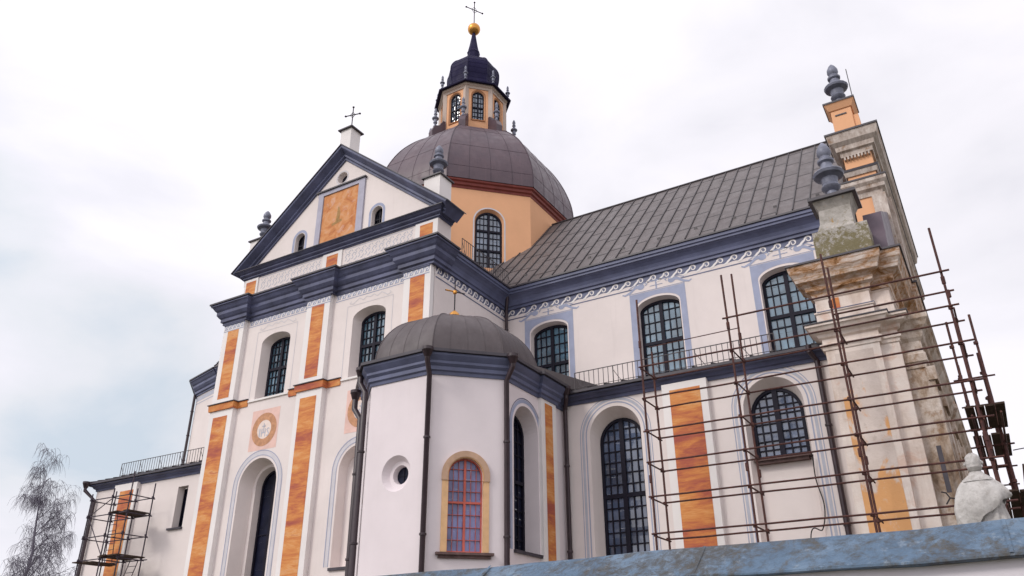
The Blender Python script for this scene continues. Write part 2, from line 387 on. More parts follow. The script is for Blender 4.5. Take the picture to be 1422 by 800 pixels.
def window(parent, fr, c, hw, z0, zs, rise, d, cols=2, sub=3, rows=(.5,), vsub=3, fwid=.10, mull=.13, bar=.035, frame='frame', glass='glass', label=None, name='window', sill=None, proud=.05):
    """frame with mullion, transoms and glazing bars; panes are slightly tilted sheets behind."""
    mb = MB(); R = rise if rise is not None else hw
    A = arch(c, hw, z0, zs, R); B = arch(c, hw-fwid, z0+fwid, zs, R-fwid)
    mb.band(fr, A, B, -d+proud, True)
    m = len(A); mb.add([fr(u, z, -d+proud) for u, z in B]+[fr(u, z, -d-.05) for u, z in B], [(i, (i+1) % m, m+(i+1) % m, m+i) for i in range(m)])
    def top(u):
        t = (u-c)/hw
        return zs+R*sqrt(max(0, 1-t*t))
    def half(z): return hw if z <= zs else hw*sqrt(max(0, 1-((z-zs)/R)**2))
    zt = zs+R; us = []
    for i in range(1, cols):
        u = c-hw+2*hw*i/cols; us.append(u); mb.fbox(fr, u-mull/2, u+mull/2, z0+.02, top(u)-.02, -d-.04, -d+proud+.012)
    trs = [z0+(zt-z0)*q for q in rows]
    for z in trs: h = half(z); mb.fbox(fr, c-h+.02, c+h-.02, z-mull*.45, z+mull*.45, -d-.04, -d+proud+.006)
    cw = 2*hw/cols
    for i in range(cols):
        for j in range(1, sub):
            u = c-hw+cw*i+fwid*.5+(cw-fwid)*j/sub; mb.fbox(fr, u-bar/2, u+bar/2, z0+.04, top(u)-.04, -d-.03, -d+.02)
    zz = [z0]+trs+[zt]
    for a, b in zip(zz, zz[1:]):
        k = max(2, round((b-a)/vsub)) if isinstance(vsub, float) else vsub
        for j in range(1, k):
            z = a+(b-a)*j/k; h = half(z)
            if h > .1: mb.fbox(fr, c-h+.03, c+h-.03, z-bar/2, z+bar/2, -d-.028, -d+.016)
    o = mb.build(name, frame, parent, label)
    g = MB(); nu = cols*sub; rg = random.Random(int(c*977+z0*131))
    nz = max(3, int((zt-z0)/.28))
    for i in range(nu):
        for j in range(nz):
            u0_, u1_ = c-hw+2*hw*i/nu, c-hw+2*hw*(i+1)/nu; a, b = z0+(zt-z0)*j/nz, z0+(zt-z0)*(j+1)/nz
            tx, ty = rg.uniform(-.009, .009), rg.uniform(-.009, .009)
            g.add([fr(u0_, a, -d-.03+tx), fr(u1_, a, -d-.03+ty), fr(u1_, b, -d-.03-tx), fr(u0_, b, -d-.03-ty)], [(0, 1, 2, 3)])
    g.build('glass', glass, o, recalc=False)
    if sill:
        sm, sw, sz, sp = sill
        q = MB(); q.fbox(fr, c-sw, c+sw, sz-.07, sz, -d-.02, sp); q.fbox(fr, c-sw+.08, c+sw-.08, sz-.16, sz-.07, -d-.02, sp-.08); q.build('sill', sm, o)
    return o

# ------------------------------------------------------------------ ground
g = MB(); g.add([(-900, -500, GZ), (900, -500, GZ), (900, 1400, GZ), (-900, 1400, GZ)], [(0, 1, 2, 3)])
o = g.build('ground', 'ground'); o['kind'] = 'structure'

# ================================================================== the church
XT, YN = -25.05, 36.5                 # transept axis, nave axis
CH = thing('church', 'large white baroque church with slate blue cornices, orange painted panels and a dark dome', 'church', (-20, 36.5, GZ))
F_N = Fr(0, 30.5, 0, -1)              # clerestory wall
F_A = Fr(0, 25.0, 0, -1)              # aisle wall
F_T = Fr(0, 24.6, 0, -1)              # transept front
F_TP = Fr(0, 24.35, 0, -1)            # transept pilaster face
F_G = Fr(0, 24.95, 0, -1)             # pediment wall

# ---- nave: clerestory wall and windows
CW = (-16.22, -10.78, -5.36)
wb = MB(); hs = []
for c in CW: hs.append([(arch(c, .98, 11.1, 14.55, .44), 0), (arch(c, .97, 11.1, 14.47, .44), .36)])
wb.wall(F_N, [(-18.6, 9), (-18.6, 16.95), (-2.4, 16.95), (-2.4, 9)], hs)
wb.build('nave_wall', 'white', CH)
wb = MB(); wb.wall(Fr(-18.6, 24.6, 1, 0), [(0, 8), (0, 16.95), (5.9, 16.95), (5.9, 8)]); wb.build('transept_side_wall', 'white', CH)
wb = MB(); wb.add([(-31.5, 30.5, GZ), (-39, 30.5, GZ), (-39, 30.5, 16.95), (-31.5, 30.5, 16.95)], [(0, 1, 2, 3)])
wb.build('chancel_wall', 'white', CH)
wb = MB(); wb.add([(-31.5, 24.6, GZ), (-31.5, 30.5, GZ), (-31.5, 30.5, 16.95), (-31.5, 24.6, 16.95)], [(0, 1, 2, 3)])
wb.build('transept_side_wall', 'white', CH)
for c in CW:
    window(CH, F_N, c, .97, 11.1, 14.47, .44, .36, 2, 3, (.49,), 4, .12, .16, .04, 'frame', 'glass')
    b = MB()                          # flat painted surround
    A = [(c-1.25, 11.0), (c-1.25, 15.32)]+[(c-1.25+2.5*i/20, 15.32) for i in range(1, 20)]+[(c+1.25, 15.32), (c+1.25, 11.0)]
    B = arch(c, 1.03, 11.0, 14.62, .47)
    b.band(F_N, A, B, .006); b.build('painted_surround', 'pale', CH)
    b = MB(); b.ribbon(F_N, [(c-1.27, 11.0), (c-1.27, 15.36), (c+1.27, 15.36), (c+1.27, 11.0)], .05, .010)
    b.ribbon(F_N, [(c, 15.38), (c, 16.0)], .07, .008); b.ribbon(F_N, [(c-.42, 15.78), (c+.42, 15.78)], .05, .012); b.ribbon(F_N, [(c-.3, 15.55), (c+.3, 15.55)], .03, .012)
    for sg in (-1, 1):
        b.face(F_N, [(c+sg*.72+.17*cos(t*pi/8), 15.62+.14*sin(t*pi/8)) for t in range(16)], .008)
        b.ribbon(F_N, [(c+sg*.72, 15.66), (c+sg*1.0, 15.62), (c+sg*1.25, 15.44), (c+sg*1.5, 15.36), (c+sg*1.62, 15.42)], [.16, .13, .11, .08, .05], .009)
        b.ribbon(F_N, [(c+sg*.7, 15.72), (c+sg*.55, 15.78), (c+sg*.42, 15.7), (c+sg*.5, 15.62)], .045, .013)
        b.ribbon(F_N, [(c+sg*1.3, 15.62), (c+sg*1.05, 15.74), (c+sg*.9, 15.72)], .035, .014)
    b.build('painted_ornament', 'pale', CH)

# running-wave frieze: blue ground under the cornice, white curls over it
def wave_frieze(fr, u0, u1, ztop, h, per, parent=CH, blue='blue', white='trim', wd=.006):
    b = MB(); n = max(1, round((u1-u0)/per)); p = (u1-u0)/n
    for i in range(n):
        a = u0+i*p; low = []
        for q in range(9):
            t = q/8; low.append((a+p*t, ztop-h*(.98-.16*sin(pi*t))))
        upr = [(a+p*q/8, ztop) for q in range(9)]
        b.cur = 0; b.band(fr, upr, low, wd)
        b.cur = 1
        c0 = (a+p*.58, ztop-h*.46); R_ = h*.36
        lead = [(a-p*.22, ztop-h*1.0), (a+p*.02, ztop-h*.90), (a+p*.14, ztop-h*.70)]
        spir = [(c0[0]+R_*(1-.62*q/15)*cos(pi-q/15*pi*2.2), c0[1]+R_*(1-.62*q/15)*sin(pi-q/15*pi*2.2)) for q in range(16)]
        b.ribbon(fr, lead+spir, [.05, .10, .095]+[.08-.05*q/15 for q in range(16)], wd+.006)
        b.cur = 0; b.face(fr, [(c0[0]+R_*.42*cos(q*pi/5), c0[1]+R_*.42*sin(q*pi/5)) for q in range(10)], wd+.003)
    return b.build('wave_frieze', [blue, white], parent)
wave_frieze(F_N, -18.55, -3.3, 16.1, .40, .60)
wave_frieze(Fr(-18.6, 24.6, 1, 0), .12, 5.85, 16.1, .42, .46)
for a, e_ in ((-18.5, CW[0]-1.05), (CW[0]+1.05, CW[1]-1.05), (CW[1]+1.05, CW[2]-1.05), (CW[2]+1.05, -3.3)): b = MB(); b.ribbon(F_N, [(a, 15.58), (e_, 15.58)], .055, .008); b.build('painted_string_line', 'blue', CH)
b = MB(); b.ribbon(Fr(-18.6, 24.6, 1, 0), [(.1, 15.55), (5.85, 15.55)], .06, .008); b.build('painted_string_line', 'blue', CH)

# ---- main cornice round transept and nave
def cornice_prof(z0, z1, out, back=.06):
    h = z1-z0
    return [(-back, z0), (.06*out/.5, z0), (.06*out/.5, z0+.10*h), (.14*out/.5, z0+.14*h), (.14*out/.5, z0+.30*h), (.20*out/.5, z0+.36*h), (.27*out/.5, z0+.47*h), (.29*out/.5, z0+.50*h), (.29*out/.5, z0+.66*h), (.36*out/.5, z0+.74*h), (.45*out/.5, z0+.90*h), (out, z0+.92*h), (out, z1), (-back, z1+.01)]
PT = [(-31.5, 30.5), (-31.5, 24.35), (-29.95, 24.35), (-29.95, 24.6), (-25.85, 24.6), (-25.85, 24.35), (-24.25, 24.35), (-24.25, 24.6), (-20.15, 24.6), (-20.15, 24.35), (-18.48, 24.35), (-18.48, 25.5), (-18.6, 25.5)]
c_ = MB(); c_.sweep(PT[:-1]+[(-18.48, 25.5)], cornice_prof(16.0, 17.0, .56)); c_.build('transept_cornice', 'bluefront', CH)
NP = [(-.06, 16.08), (.09, 16.08), (.09, 16.2), (.16, 16.23), (.18, 16.34), (.24, 16.48), (.34, 16.6), (.44, 16.68), (.50, 16.70), (.50, 16.80), (.56, 16.82), (.56, 16.96), (-.06, 16.97)]
c_ = MB(); c_.sweep([(-18.6, 25.5), (-18.6, 30.5), (-2.6, 30.5)], NP); c_.build('nave_cornice', 'blue', CH)
c_ = MB(); c_.sweep([(-39+0*0, 30.5), (-31.5, 30.5)], cornice_prof(16.08, 16.96, .56)); ap = [(-39+6*cos(radians(a)), 36.5+6*sin(radians(a))) for a in (90, 120, 150, 180, 210, 240, 270)]
c_.sweep(ap, cornice_prof(16.02, 16.96, .56)); c_.build('apse_cornice', 'blue', CH)
c_ = MB()
tip = [(.54, 16.97), (.62, 16.97), (.62, 17.05), (.52, 17.06), (-.1, 17.09), (-.1, 17.02)]
c_.sweep(PT[:-1]+[(-18.48, 25.5)], [(d, z+.04) for d, z in tip]); c_.sweep([(-18.6, 25.5), (-18.6, 30.5), (-2.6, 30.5)], tip); c_.sweep([(-39, 30.5), (-31.5, 30.5)], tip); c_.sweep(ap, tip)
c_.build('gutter', 'metal', CH)
# small dentil line below the transept cornice
b = MB()
for a, e_, fr in ((-31.45, -30.0, F_TP), (-29.9, -25.9, F_T), (-25.8, -24.3, F_TP), (-24.2, -20.2, F_T), (-20.1, -18.65, F_TP)):
    n = round((e_-a)/.30); p = (e_-a)/n
    b.cur = 0; b.fbox(fr, a, e_, 15.94, 16.02, .0, .05)
    for i in range(n):
        u = a+p*i
        b.cur = 1; b.band(fr, [(u, 15.94), (u+p, 15.94)], [(u+p*.15, 15.70), (u+p*.85, 15.70)], .006)
        b.cur = 2; b.ribbon(fr, [(u+p*.1, 15.68), (u+p*.3, 15.86), (u+p*.6, 15.90), (u+p*.75, 15.78), (u+p*.55, 15.74)], .05, .012)
    b.cur = 1; b.ribbon(fr, [(a, 15.62), (e_, 15.62)], .035, .009)
b.build('scroll_frieze', ['bluefront', 'pale', 'trim'], CH)

# ---- nave roof
def roof_plane(mb, p0, p1, q0, q1, seam=.64, cross=1.5, stag=True, rg=random.Random(3)):
    """p0,p1 eave ends, q0,q1 ridge ends; standing seams and staggered cross seams."""
    p0, p1, q0, q1 = map(Vector, (p0, p1, q0, q1)); nrm = (p1-p0).cross(q0-p0).normalized()
    if nrm.z < 0: nrm = -nrm
    mb.cur = 0; mb.add([p0, p1, q1, q0], [(0, 1, 2, 3)])
    n = round((p1-p0).length/seam); mb.cur = 1; L_ = (q0-p0).length
    al = (p1-p0).normalized()
    for i in range(n+1):
        a = p0.lerp(p1, i/n); b = q0.lerp(q1, i/n); w = al*.022
        mb.add([a-w, a+w, b+w, b-w, a-w+nrm*.05, a+w+nrm*.05, b+w+nrm*.05, b-w+nrm*.05], [(4, 5, 6, 7), (0, 4, 7, 3), (1, 2, 6, 5), (0, 1, 5, 4), (3, 7, 6, 2)])
        if i < n:
            t = rg.uniform(.3, cross) if stag else cross
            while t < L_:
                a2 = p0.lerp(p1, (i+1)/n); b2 = q0.lerp(q1, (i+1)/n)
                c0 = a.lerp(b, t/L_); c1 = a2.lerp(b2, t/L_); d = (b-a).normalized()*.028
                mb.add([c0-d+nrm*.012, c1-d+nrm*.012, c1+d+nrm*.012, c0+d+nrm*.012], [(0, 1, 2, 3)]); t += cross
r_ = MB(); ez, rz = 17.06, 24.12
roof_plane(r_, (-22.2, 29.9, ez), (-2.5, 29.9, ez), (-22.2, YN, rz), (-2.5, YN, rz), .66, 1.9)
roof_plane(r_, (-2.5, 43.1, ez), (-22.2, 43.1, ez), (-2.5, YN, rz), (-22.2, YN, rz), 1.3, 3)
r_.cur = 0; r_.add([(-22.2, 29.9, ez), (-22.2, 43.1, ez), (-22.2, YN, rz)], [(0, 1, 2)]); r_.add([(-2.5, 29.9, ez), (-2.5, 43.1, ez), (-2.5, YN, rz)], [(0, 1, 2)])
r_.cur = 1; r_.tube([(-19, YN, rz+.03), (-2.5, YN, rz+.03)], .07, 6)
for i in range(9):                      # little snow stops by the eave
    x = -17.5+i*1.75; r_.box(x-.07, x+.07, 30.6, 30.66, 17.74, 17.92)
r_.build('nave_roof', ['roof', 'seam'], CH)
r_ = MB(); r_.add([(-32.1, 25.9, 17.06), (-18.0, 25.9, 17.06), (-18.0, 43, 17.06), (-32.1, 43, 17.06), (-30.3, 27.5, 17.5), (-19.8, 27.5, 17.5), (-19.8, 41, 17.5), (-30.3, 41, 17.5)], [(0, 1, 5, 4), (1, 2, 6, 5), (2, 3, 7, 6), (3, 0, 4, 7), (4, 5, 6, 7)])
r_.build('transept_roof', 'roof', CH)
r_ = MB(); roof_plane(r_, (-39, 29.9, ez), (-28, 29.9, ez), (-39, YN, rz), (-28, YN, rz), 1.3, 3); roof_plane(r_, (-28, 43.1, ez), (-39, 43.1, ez), (-28, YN, rz), (-39, YN, rz), 1.3, 3)
r_.cur = 0
ar = [(-39+6.6*cos(radians(a)), 36.5+6.6*sin(radians(a)), ez) for a in (90, 120, 150, 180, 210, 240, 270)]
ar2 = [(-39+3.6*cos(radians(a)), 36.5+3.6*sin(radians(a)), 19.6) for a in (90, 120, 150, 180, 210, 240, 270)]
r_.add(ar+ar2+[(-39, YN, 21.2)], [(i, i+1, 8+i, 7+i) for i in range(6)]+[(7+i, 8+i, 14) for i in range(6)])
r_.build('apse_roof', ['roof', 'seam'], CH)
w_ = MB(); w_.add([(x, y, z) for z in (GZ, 16.95) for x, y in ap], [(i, i+1, 8+i, 7+i) for i in range(6)]); w_.build('apse_wall', 'white', CH)
b = MB()
for (x0, y0), (x1, y1) in zip(ap, ap[1:]):
    fr = Fr(x0, y0, (y1-y0), -(x1-x0)); l = sqrt((x1-x0)**2+(y1-y0)**2)
    b.ribbon(fr, [(0, 15.5), (l, 15.5)], .06, .008); b.ribbon(fr, [(0, 15.8), (l, 15.8)], .30, .006)
b.build('apse_frieze', 'paleline', CH)

# ---- transept front: wall, windows, niches
w_ = MB(); hs = []
BAY = (-27.88, -22.12)
for c in BAY: hs.append([(arch(c, .95, 11.72, 14.5, .45), 0), (arch(c, .80, 11.72, 14.42, .40), .5)])
hs.append([(arch(BAY[0], 1.17, GZ+.4, 7.68), 0), (arch(BAY[0], .98, GZ+.4, 7.72), .62), (arch(BAY[0], .98, GZ+.4, 7.72), .66), (arch(BAY[0], .80, GZ+.4, 7.76), .66), (arch(BAY[0], .78, GZ+.4, 7.72), 1.05)])
hs.append([(arch(BAY[1], 1.0, 3.85, 7.66), 0), (arch(BAY[1], .92, 3.85, 7.62), .45)])
w_.wall(F_T, [(-31.5, GZ), (-31.5, 16.95), (-18.6, 16.95), (-18.6, GZ)], hs)
w_.face(F_T, arch(BAY[1], .93, 3.85, 7.62), -.45)
w_.build('transept_wall', 'white', CH)
for c in BAY:
    window(CH, F_T, c, .80, 11.72, 14.42, .40, .5, 2, 3, (.5,), 4, .11, .15, .04)
    b = MB(); b.ribbon(F_T, [(c-1.32, 11.75), (c-1.32, 15.2), (c+1.32, 15.2), (c+1.32, 11.75)], .035, .008)
    for sg in (-1, 1): b.ribbon(F_T, [(c, 15.42), (c+sg*.2, 15.5), (c+sg*.4, 15.36), (c+sg*.65, 15.5), (c+sg*.85, 15.38), (c+sg*1.0, 15.28), (c+sg*1.2, 15.34), (c+sg*1.12, 15.44)], .035, .009)
    b.build('painted_surround', 'faint', CH)
    q = MB(); q.fbox(F_T, c-1.3, c+1.3, 11.62, 11.71, -.1, .07); q.build('window_ledge', 'trim', CH)
window(CH, F_T, BAY[0], .78, GZ+.4, 7.72, None, 1.05, 2, 1, (.42,), 2, .10, .14, .04, 'frame', 'darkglass', label='tall dark arched window deep in the left transept niche')
q = MB(); q.fbox(F_T, BAY[1]-1.05, BAY[1]+1.05, 3.74, 3.85, -.4, .08); q.build('niche_sill', 'metal', CH)
for c, hw, zs, z0 in ((BAY[0], 1.17, 7.68, GZ), (BAY[1], 1.0, 7.66, 3.9)):
    b = MB()
    b.cur = 0; b.band(F_T, arch(c, hw+.30, z0, zs), arch(c, hw+.14, z0, zs), .006)
    b.cur = 1; b.band(F_T, arch(c, hw+.36, z0, zs), arch(c, hw+.32, z0, zs), .009); b.band(F_T, arch(c, hw+.14, z0, zs), arch(c, hw+.11, z0, zs), .009)
    b.build('painted_niche_band', ['faint', 'pale'], CH)
# medallions: pink square, ochre ring; the left one holds the IHS monogram
for c in BAY:
    b = MB(); b.face(F_T, rectp(c-.88, c+.88, 9.22, 11.12), .005)
    md = b.build('medallion', 'pink', CH, 'pink square with an ochre ring and the letters IHS')
    b = MB(); b.band(F_T, circ(c, 10.16, .78), circ(c, 10.16, .44), .012, True); b.build('ring', 'ring', md)
    b = MB(); b.cur = 0; b.face(F_T, circ(c, 10.16, .45), .010); b.cur = 1
    z = 10.0
    b.ribbon(F_T, [(c-.26, z-.18), (c-.26, z+.2)], .055, .016)
    b.ribbon(F_T, [(c-.13, z-.18), (c-.13, z+.2)], .05, .016); b.ribbon(F_T, [(c+.09, z-.18), (c+.09, z+.2)], .05, .016); b.ribbon(F_T, [(c-.13, z+.01), (c+.09, z+.01)], .05, .019)
    b.ribbon(F_T, [(c+.33, z+.15), (c+.26, z+.2), (c+.19, z+.13), (c+.25, z+.03), (c+.32, z-.06), (c+.27, z-.17), (c+.18, z-.13)], .05, .016)
    b.ribbon(F_T, [(c-.02, z+.04), (c-.02, z+.44)], .045, .022); b.ribbon(F_T, [(c-.12, z+.31), (c+.08, z+.31)], .045, .025)
    b.build('monogram', ['pinkpale', 'paleline'], md)
# pilasters of the front: upper and lower storey
for i, (x0, x1, ux0, ux1) in enumerate(((-31.5, -29.92, -31.42, -30.08), (-25.82, -24.28, -25.75, -24.4), (-20.15, -18.6, -20.0, -18.62))):
    b = MB(); b.box(x0, x1, 24.35, 24.62, GZ, 11.46); p = b.build('pilaster', 'trim', CH)
    b = MB(); m = (x0+x1)/2-.02; b.face(F_TP, rectp(m-.49, m+.49, GZ+.8, 11.14), .008); b.build('painted_panel', 'marble', p)
    b = MB(); b.box(ux0-.05, ux1+.05 if i < 2 else -18.6, 24.35, 24.62, 11.84, 16.02); p = b.build('pilaster', 'trim', CH)
    b = MB(); m = (ux0+ux1)/2; b.face(F_TP, rectp(m-.39, m+.39, 12.05, 15.6), .008); b.build('painted_panel', 'marble', p)
# string course, painted as marble, with a metal drip
for path in ([(-31.5, 25.6), (-31.5, 24.32), (-29.9, 24.32), (-29.9, 24.6), (-29.22, 24.6)], [(-26.56, 24.6), (-25.84, 24.6), (-25.84, 24.32), (-24.26, 24.32), (-24.26, 24.6), (-23.46, 24.6)], [(-20.8, 24.6), (-20.17, 24.6), (-20.17, 24.32), (-18.57, 24.32), (-18.57, 25)]):
    b = MB(); b.cur = 0; b.sweep(path, [(-.05, 11.46), (.05, 11.46), (.07, 11.76), (-.05, 11.76)]); b.cur = 1; b.sweep(path, [(-.05, 11.765), (.12, 11.765), (.12, 11.80), (-.05, 11.86)])
    b.build('string_course', ['marble', 'metal'], CH)

# ---- attic frieze, pediment
XG, SL = -24.82, .815
gz = lambda x: 24.0-SL*abs(x-XG)
b = MB(); b.add([(-31.15, 25.9, 17.0), (-18.72, 25.9, 17.0), (-18.72, 25.9, gz(-18.72)), (XG, 25.9, 24.0), (-31.15, 25.9, gz(-31.15)), (-31.15, 24.95, 17.0), (-18.72, 24.95, 17.0), (-18.72, 24.95, gz(-18.72)), (XG, 24.95, 24.0), (-31.15, 24.95, gz(-31.15))], [(0, 1, 2, 3, 4), (1, 6, 7, 2), (2, 7, 8, 3), (3, 8, 9, 4), (4, 9, 5, 0)])
hs = []
for c in (XT-2.45, XT+2.6): hs.append([(arch(c, .33, 19.3, 20.15), 0), (arch(c, .32, 19.3, 20.13), .28)])
hs.append([(circ(XT+.08, 23.0, .33), 0), (circ(XT+.08, 23.0, .27), .3)])
b.wall(F_G, [(-31.15, 17.0), (-31.15, gz(-31.15)), (XG, 24.0), (-18.72, gz(-18.72)), (-18.72, 17.0)], hs)
b.build('pediment_wall', 'white', CH)
for c in (XT-2.45, XT+2.6):
    window(CH, F_G, c, .32, 19.3, 20.13, None, .28, 2, 2, (.5,), 2, .06, .07, .025, 'frame', 'darkglass', label='small arched window in the pediment')
    q = MB(); q.band(F_G, arch(c, .50, 19.12, 20.15), arch(c, .36, 19.12, 20.15), .006); q.build('painted_surround', 'pale', CH)
q = MB(); q.face(F_G, circ(XT+.08, 23.0, .28), -.28); q.build('oculus', 'darkglass', CH); q = MB(); q.band(F_G, circ(XT+.08, 23.0, .42), circ(XT+.08, 23.0, .35), .006, True); q.build('painted_ring', 'faint', CH)
q = MB(); q.face(F_G, rectp(XT-1.02, XT+1.32, 19.12, 22.2), .03)
pnt = q.build('painting', 'painting', CH, 'ochre painting of clouds in the pediment')
q = MB(); q.ribbon(F_G, [(XT+.05, 20.35), (XT+.1, 20.9), (XT+.06, 21.25)], [.26, .2, .08], .036); q.ribbon(F_G, [(XT-.3, 20.3), (XT+.35, 20.42)], .14, .038)
q.build('painted_figure', simple('umber_paint', (.40, .24, .10), .3, 4, .85, .2, 0, 0), pnt)
q = MB(); q.fbox(F_G, XT-1.36, XT-1.03, 19.12, 22.2, 0, .09); q.fbox(F_G, XT+1.33, XT+1.72, 19.12, 22.42, 0, .09); q.fbox(F_G, XT-1.4, XT+1.33, 22.2, 22.42, 0, .09)
q.build('painting_frame', 'lavender', CH); q = MB(); q.fbox(F_G, XT-1.5, XT+1.78, 22.425, 22.5, .0, .17); q.build('painting_ledge', 'metal', CH)
# horizontal cornice of the pediment
q = MB(); q.cur = 0; q.sweep([(-31.15, 25.9), (-31.15, 24.95), (-18.72, 24.95), (-18.72, 25.9)], cornice_prof(18.66, 19.08, .42)); q.cur = 1; q.sweep([(-31.15, 25.9), (-31.15, 24.95), (-18.72, 24.95), (-18.72, 25.9)], [(-.05, 19.08), (.46, 19.075), (.46, 19.11), (-.05, 19.14)])
q.build('pediment_cornice', ['bluefront', 'metal'], CH)
# raking cornice
q = MB(); prof = [(.0, 0), (.08, .02), (.08, .14), (.18, .2), (.18, .32), (.34, .46), (.46, .56), (.48, .60), (.48, .72), (-.95, .74), (-.95, .0)]
for sg, xe in ((-1, -31.72), (1, -17.98)):
    zt, zb = 23.98, 23.98-SL*abs(xe-XG)
    ra = [(XG, 24.95-d, zt+z) for d, z in prof]; rb = [(xe-sg*.42*(1-z/.74), 24.95-d, zb+z+SL*.42*(1-z/.74)) for d, z in prof]; k = len(prof)
    q.add(ra+rb, [(i, (i+1) % k, k+(i+1) % k, k+i) for i in range(k)]+[tuple(range(k, 2*k))])
q.build('raking_cornice', 'bluefront', CH)
q = MB()
for sg, xe in ((-1, -31.78), (1, -17.92)):
    pts = [(XG, 24.71), (xe, 24.71-SL*abs(xe-XG))]
    q.add([(x, y, z+dz) for x, z in pts for y in (24.42, 25.95) for dz in (0, .05)], [(0, 4, 6, 2), (1, 3, 7, 5), (0, 1, 5, 4), (2, 6, 7, 3), (4, 5, 7, 6)])
q.build('gable_flashing', 'metal', CH)
# attic frieze panels
for x0, x1 in ((-31.12, -30.15), (XT-.62, XT+.62), (-20.0, -18.74)):
    b = MB(); b.fbox(F_G, x0, x1, 17.02, 18.64, 0, .06); p = b.build('attic_block', 'trim', CH)
    b = MB(); m = (x0+x1)/2; b.face(F_G, rectp(m-.36, m+.36, 17.1, 18.5), .066); b.build('painted_panel', 'marble', p)
b = MB()
for x0, x1 in ((-30.0, XT-.75), (XT+.75, -20.15)):
    n = round((x1-x0)/.42); p = (x1-x0)/n
    for i in range(n):
        c = x0+p*(i+.5)
        for zz in (0, .66):
            b.ribbon(F_G, [(c-.16, 17.3+zz), (c-.05, 17.4+zz), (c-.14, 17.52+zz), (c-.02, 17.65+zz), (c+.12, 17.56+zz), (c+.04, 17.48+zz)], .045, .006)
            b.ribbon(F_G, [(c+.18, 17.82+zz), (c+.05, 17.72+zz), (c+.16, 17.62+zz)], .04, .007); b.ribbon(F_G, [(c, 17.22+zz), (c+.12, 17.3+zz), (c+.17, 17.4+zz)], .04, .008); b.ribbon(F_G, [(c-.18, 17.84+zz), (c-.1, 17.72+zz)], .03, .007)
    b.ribbon(F_G, [(x0, 18.58), (x1, 18.58)], .03, .006)
b.build('arabesque_frieze', 'paleline', CH)

# ---- finials
FIN = [(.16, 0), (.30, .02), (.31, .10), (.20, .16), (.17, .42), (.30, .52), (.33, .60), (.30, .66), (.26, .72), (.30, .96), (.50, 1.06), (.54, 1.16), (.50, 1.22), (.30, 1.30), (.22, 1.42), (.20, 1.62), (.28, 1.68), (.29, 1.76), (.20, 1.84), (.18, 1.92), (.25, 2.05), (.24, 2.22), (.15, 2.42), (.05, 2.55), (.01, 2.58)]
def finial(x, y, z, h, w, mat='zinc', parent=CH, label=None):
    b = MB(); s = h/2.58; b.lathe((x, y, z), [(r*w/.54*.5, q*s) for r, q in FIN], 18); return b.build('finial', mat, parent, label)
def pedestal(x, y, z0, z1, w, mat='trim', cap='metal', over=.1):
    b = MB(); b.cur = 0; b.box(x-w/2, x+w/2, y-w/2, y+w/2, z0, z1-.12); b.cur = 1; b.box(x-w/2-over, x+w/2+over, y-w/2-over, y+w/2+over, z1-.12, z1-.06)
    b.add([(x-w/2-over, y-w/2-over, z1-.06), (x+w/2+over, y-w/2-over, z1-.06), (x+w/2+over, y+w/2+over, z1-.06), (x-w/2-over, y+w/2+over, z1-.06), (x, y, z1+.06)], [(0, 1, 4), (1, 2, 4), (2, 3, 4), (3, 0, 4)])
    return b.build('pedestal', [mat, cap], CH)
for x in (-19.25, -30.85): pedestal(x, 25.45, 18.4, 21.2, .92); finial(x, 25.45, 21.2, 1.95, .92)
pedestal(XT-.1, 25.4, 24.2, 26.3, .72, over=.13)
def cross(x, y, z, h, w, ax, mat, label=None, r=.03, fancy=True):
    a = Vector(ax).normalized(); b = MB(); c = Vector((x, y, z)); b.tube([c, c+Vector((0, 0, h))], r, 6)
    zc = c+Vector((0, 0, h*.66)); b.tube([zc-a*w/2, zc+a*w/2], r, 6)
    if fancy:
        for p in (zc-a*w/2, zc+a*w/2, c+Vector((0, 0, h))): b.lathe(p-Vector((0, 0, r*2)), [(.01, 0), (r*2, r*1.2), (r*2, r*2.8), (.01, r*4)], 8)
        for t in (-1, 1): b.tube([zc+a*t*w*.18, zc+a*t*.02+Vector((0, 0, w*.2))], r*.5, 5); b.tube([zc+a*t*w*.18, zc+a*t*.02-Vector((0, 0, w*.2))], r*.5, 5)
    return b.build('cross', mat, CH, label)
cross(XT-.1, 25.4, 26.35, 1.55, .85, (1, .25, 0), 'iron', 'thin iron cross on the gable pedestal')

# ---- aisle: wall, niches, pilaster, cornice, roof
AC = (-10.82, -5.38)
w_ = MB()
hs = [[(arch(AC[0], .96, GZ+.4, 7.55), 0), (arch(AC[0], .83, GZ+.4, 7.38), .60)], [(arch(AC[1], .94, GZ+.4, 7.62), 0), (arch(AC[1], .82, GZ+.4, 7.48), .45)]]
w_.wall(F_A, [(-12.8, GZ), (-12.8, 9.1), (-3.2, 9.1), (-3.2, GZ)], hs)
w_.build('aisle_wall', 'white', CH)
w_ = MB(); w_.wall(F_A, [(-40.3, GZ), (-40.3, 9.1), (-31.5, 9.1), (-31.5, GZ)], [[(rectp(-33.76, -33.02, 6.36, 8.3), 0), (rectp(-33.74, -33.02, 6.36, 8.3), .4)]])
w_.add([(-40.3, 25, GZ), (-40.3, 30.5, GZ), (-40.3, 30.5, 9.1), (-40.3, 25, 9.1)], [(0, 1, 2, 3)])
w_.build('side_wing_wall', 'white', CH)
w_ = MB(); w_.face(F_A, [(AC[1]-.83, GZ+.3), (AC[1]-.83, 6.02), (AC[1]+.83, 6.02), (AC[1]+.83, GZ+.3)], -.43)
w_.build('blind_panel', 'white', CH)
window(CH, F_A, AC[0], .83, 2.7, 7.38, None, .60, 2, 3, (.51,), 7, .10, .16, .04, 'frame', 'lowglass', label='tall arched aisle window beside the scaffold')
